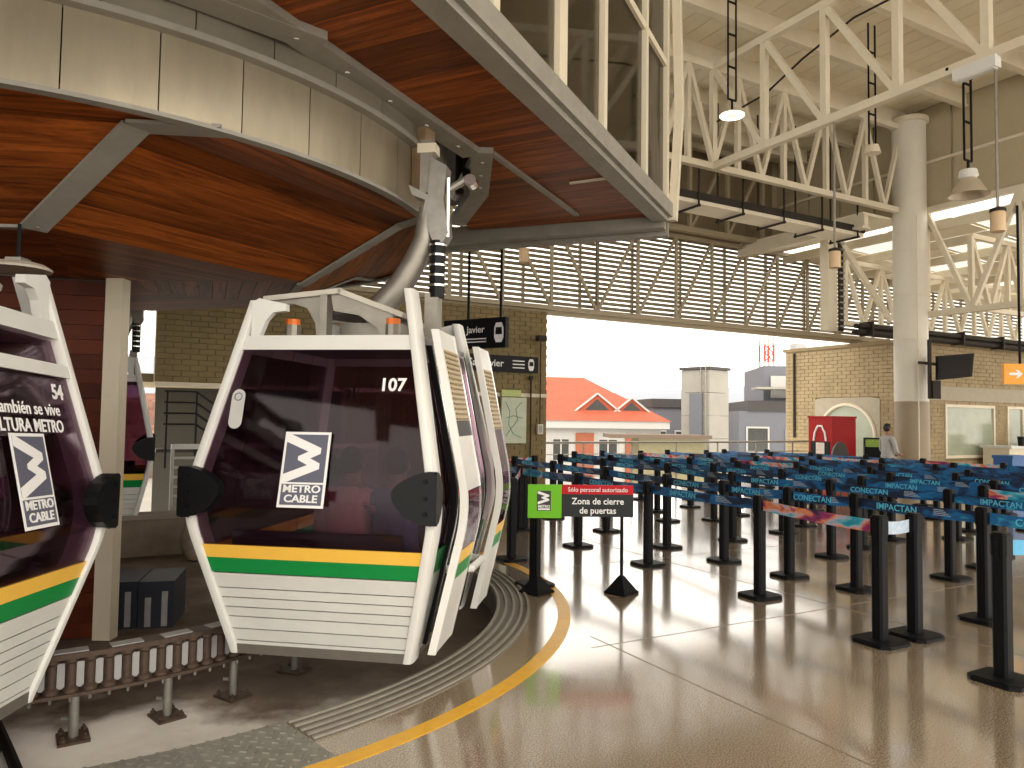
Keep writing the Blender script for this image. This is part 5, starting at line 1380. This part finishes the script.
on_counter('framed_notice', 'white framed notice on the counter', 'notice', 24.0, 11.3, [('frame', MB().span((-0.22, -.02, 0), (0.22, .02, .62)), sb), ('sheet', MB().span((-0.18, -.03, 0.05), (0.18, -.02, .57)), white)])
on_counter('bag', 'black bag on the counter right of the white notice', 'bag', 24.6, 11.2, [('body', MB().lathe([(0, 0), (.26, .02), (.31, .2), (.27, .5), (.12, .62), (0, .63)], 10), blackm), ('handle', MB().tube([(-.1, 0, .6), (-.06, 0, .72), (.06, 0, .72), (.1, 0, .6)], .02, 6), blackm)])
on_counter('dispenser', 'yellow dispenser bottle on the counter at the right edge', 'bottle', 25.35, 11.1, [('bottle', MB().lathe([(0, 0), (.15, 0), (.16, .05), (.16, .45), (.08, .58), (.07, .62), (0, .62)], 14), mat('bottle_yellow', (.6, .33, .02), .35, var=.05)), ('cap', MB().lathe([(.05, .62), (.05, .7), (0, .7)], 10), blackm)])
for k, lb in enumerate(('dark cup at the left end of the counter', 'pale cup beside the dark cup on the counter', 'steel cup right of the pale cup on the counter')):
    on_counter('cup', lb, 'cup', 22.3 + k * 0.26, 11.2, [('cup_body', MB().lathe([(0, 0), (.07, 0), (.09, .26), (.08, .26), (.06, .02)], 12), (sb, pale, steel)[k]), ('rim', MB().lathe([(.09, .26), (.095, .27), (.085, .27)], 12), pale)])
for k, (s, v, lb) in enumerate(((17.5, 11.35, 'blue box past the queue posts, left of the brick window'), (17.9, 9.2, 'blue box past the queue posts, right of the other blue box'))):
    t = hthing('blue_box', lb, 'box', s, v, 0, 'blue boxes past the queue')
    MB().span((-0.35, -0.2, 0), (0.35, 0.2, 0.95)).build('body', mat('bright_blue', (.02, .10, .30), .5, var=.1), t); MB().span((-0.37, -0.22, 0.95), (0.37, 0.22, 1.02)).build('lid', MATS['bright_blue'], t)

# ------------------------------------------------------------------ the city beyond the rail
tile = mat('roof_tiles', (0.33, 0.066, 0.03), .75, var=.16, scale=1.6)
redbrick = mat('orange_brick', (0.30, 0.09, 0.045), .8, var=.15)
wht = mat('white_render', (0.42, 0.41, 0.39), .7, var=.05)
conc = mat('pale_concrete', (0.27, 0.255, 0.225), .8, var=.1, scale=1)
bgrey = mat('blue_grey_render', (0.125, 0.13, 0.15), .8, var=.05)
dkg = mat('dark_roof_edge', (0.05, 0.045, 0.045), .8, var=.1)
pg = mat('window_dark', (0.05, 0.052, 0.05), .2, var=.2)
rb = thing('red_roof_house', 'white and brick house with orange tiled hip roof beyond the rail', 'building', (2.0, 45.0, -9.0), 0.12)
Z0 = 9.0
MB().span((-8, 0, 0), (7.3, 9, Z0 + 1.5)).build('wall', wht, rb)
for i, x in enumerate((-3.2, 0.5, 1.95, 4.4, 5.9)):
    w_ = 0.75 if i in (1,) else 1.25
for x0, x1 in ((-2.2, -1.0), (1.95, 3.05), (5.05, 6.15), (6.5, 7.2)): MB().span((x0, -0.12, 2), (x1, 0.0, Z0 + 0.85)).build('brick_panel', redbrick, rb)
for x0, x1 in ((-0.7, 0.2), (0.45, 1.6), (3.3, 4.6), (-3.9, -2.6)):
    wn_ = MB().span((x0, -0.06, Z0 - 0.9), (x1, -0.02, Z0 + 0.55)).build('window', wht, rb)
    MB().span((x0 + .1, -0.08, Z0 - 0.8), ((x0 + x1) / 2 - .05, -0.06, Z0 + 0.45)).build('pane', pg, wn_); MB().span(((x0 + x1) / 2 + .05, -0.08, Z0 - 0.8), (x1 - .1, -0.06, Z0 + 0.45)).build('pane', pg, wn_)
MB().span((-8.3, -0.5, Z0 + 1.15), (7.7, 9.4, Z0 + 1.6)).build('eave', wht, rb)
zt_ = Z0 + 1.6
MB().add([(-8.4, -0.6, zt_), (7.8, -0.6, zt_), (7.8, 9.5, zt_), (-8.4, 9.5, zt_), (-8.4, 4.5, zt_ + 2.9), (3.4, 4.5, zt_ + 2.9)], [(0, 1, 5, 4), (1, 2, 5), (2, 3, 4, 5), (3, 0, 4), (0, 1, 2, 3)]).build('roof', tile, rb)
for x, s_3 in ((3.4, 1.0), (5.6, 0.8)):
    dm = MB().add([(x - 1.5 * s_3, 0.6, zt_ + .5), (x + 1.5 * s_3, 0.6, zt_ + .5), (x, 0.6, zt_ + .5 + 1.15 * s_3), (x, 4.0, zt_ + .5 + 1.15 * s_3)], [(0, 2, 3), (1, 3, 2), (0, 1, 2)]).build('dormer', tile, rb)
    MB().add([(x - .9 * s_3, 0.55, zt_ + .55), (x + .9 * s_3, 0.55, zt_ + .55), (x, 0.55, zt_ + .55 + .8 * s_3)], [(0, 1, 2)]).build('gable_window', pg, dm)
    for sg_ in (-1, 1): MB().bar((x + sg_ * 1.6 * s_3, 0.5, zt_ + .45), (x, 0.5, zt_ + .55 + 1.15 * s_3), .12, .1).build('barge_board', wht, dm)
tw = thing('white_tower', 'pale square concrete tower with ladder beyond the rail', 'building', (9.35, 35.0, -9.0), 0.72)
for i in range(8):
    z = Z0 + 4.15 - 1.1 * (i + 1)
    MB().span((0, 0, z), (1.62, 1.6, z + 1.08)).build('concrete_course', conc, tw)
    MB().span((-1.9, -0.02 + .02, z), (-0.02, 1.6, z + 1.08)).build('concrete_course', conc, tw) if False else None
MB().span((-0.02, -1.6, 0), (1.6, 0.02, Z0 + 4.1)).build('tower_side', conc, tw) if False else None
MB().span((-0.08, -0.08, Z0 + 4.15), (1.7, 1.68, Z0 + 4.28)).build('roof_edge', dkg, tw)
MB().span((-0.12, 0.35, Z0 + 0.6), (0.0, 1.05, Z0 + 3.0)).build('side_window', bgrey, tw)
for x in (0.0, 0.28): MB().tube([(-0.08, 0.15 + x, 4), (-0.08, 0.15 + x, Z0 + 5.2)], .025, 5).build('ladder_rail', steel, tw)
for k in range(16): MB().tube([(-0.08, 0.15, Z0 + .2 + k * .3), (-0.08, 0.43, Z0 + .2 + k * .3)], .018, 5).build('ladder_rung', steel, tw)
gb = thing('grey_house', 'blue grey house with dark roof edge left of the white tower', 'building', (8.9, 52.0, -9.0), 0.1)
MB().span((1.0, 0, 0), (4.4, 6, Z0 + 2.6)).build('wall', bgrey, gb); MB().span((0.9, -0.2, Z0 + 2.6), (4.5, 6.2, Z0 + 3.2)).build('roof_edge', dkg, gb)
w_ = MB().span((2.6, -.08, Z0 - .6), (4.0, 0, Z0 + 1.0)).build('window', wht, gb); MB().span((2.7, -.1, Z0 - .5), (3.9, -.08, Z0 + .9)).build('pane', pg, w_)
w_ = MB().span((1.2, -.08, Z0 - .4), (2.0, 0, Z0 + 1.0)).build('window', wht, gb); MB().span((1.25, -.1, Z0 - .3), (1.95, -.08, Z0 + .9)).build('pane', pg, w_)
gc = thing('grey_house', 'stepped blue grey house right of the white tower', 'building', (13.2, 43.0, -9.0), -0.12)
MB().span((0, 0, 0), (5.5, 7, Z0 + 2.3)).build('wall', bgrey, gc); MB().span((0.5, -0.1, Z0 + 2.3), (5.6, 7, Z0 + 2.9)).build('roof_edge', dkg, gc)
MB().span((1.6, 1.0, Z0 + 2.9), (5.5, 7, Z0 + 5.0)).build('upper_storey', bgrey, gc)
for x0, x1, z0, z1 in ((0.4, 1.7, -.1, 1.4), (2.6, 3.2, -.2, 1.3), (0.3, 1.6, -2.6, -1.2), (2.6, 3.4, -2.6, -1.3)):
    w_ = MB().span((x0, -.08, Z0 + z0), (x1, 0, Z0 + z1)).build('window', wht, gc); MB().span((x0 + .1, -.1, Z0 + z0 + .1), (x1 - .1, -.08, Z0 + z1 - .1)).build('pane', pg, w_)
MB().span((2.0, .9, Z0 + 3.1), (3.2, 1.0, Z0 + 4.4)).build('upper_window', wht, gc); MB().span((4.4, .9, Z0 + 3.1), (5.0, 1.0, Z0 + 4.4)).build('upper_window', pg, gc)
MB().span((.9, -.6, Z0 + 3.55), (4.6, 1.0, Z0 + 3.68)).build('awning', conc, gc)
MB().tube([(4.1, 3, Z0 + 5.0), (4.1, 3, Z0 + 6.5)], .5, 12).build('water_tank', pale, gc)
an = thing('lattice_mast', 'red and white lattice antenna mast behind the grey house', 'antenna', (31.0, 90.0, -9.0), 0.2)
ar = mat('mast_red', (.6, .06, .04), .6, var=.1)
zz = 0.0
while zz < 21.0:
    m = ar if int(zz / 1.8) % 2 == 0 else wht; w_ = 0.6
    for x, y in ((-w_, -w_), (w_, -w_), (w_, w_), (-w_, w_)): MB().bar((x, y, zz), (x, y, zz + 1.0), .2).build('leg', m, an)
    MB().bar((-w_, -w_, zz), (w_, -w_, zz + 1), .1).build('lattice', m, an); MB().bar((w_, -w_, zz), (-w_, -w_, zz + 1), .1).build('lattice', m, an); MB().bar((-w_, -w_, zz), (w_, -w_, zz), .1).build('lattice', m, an)
    zz += 1.0
sl = thing('flat_canopy', 'thin brown flat canopy roof in front of the red roofed house', 'canopy', (4.3, 32.0, -9.0), 0.02)
MB().span((0, 0, Z0 + .9), (4.4, 2.5, Z0 + 1.06)).build('slab', mat('brown_slab', (.12, .085, .06), .8, var=.1), sl)
MB().span((1.3, .4, 0), (4.2, 2.2, Z0 + .9)).build('wall', mat('olive_wall', (.2, .18, .10), .8, var=.1), sl)
hill = MB()
for i in range(420):
    a = random.uniform(-0.65, -0.2); d_ = random.uniform(120, 260); h_ = (d_ - 120) * 0.10 - 8
    x, y = math.tan(a) * d_, d_; w_ = random.uniform(3, 6)
    hill.box((x, y, h_), (w_, w_, random.uniform(4, 8)))
tag(hill.build('hillside_houses', mat('hill_brick', (.28, .16, .12), .9, var=.35, scale=.12)), 'distant hillside covered with small brick houses at the left', 'houses', kind='stuff')
gnd = struct(MB().span((-300, 30, -9.6), (300, 600, -9.0)).build('floor_city', mat('city_ground', (.22, .2, .17), .9, var=.2, scale=.05)))
hl = MB().add([(-400, 300, -9), (400, 300, -9), (400, 700, -9), (-400, 700, -9), (-400, 700, 60), (60, 700, 25), (400, 700, 45)], [(0, 1, 2, 3), (0, 4, 3), (0, 1, 5, 4), (1, 6, 5), (1, 2, 6)]).build('floor_hills', mat('far_hills', (.24, .26, .30), .9, var=.1, scale=.01)); struct(hl)
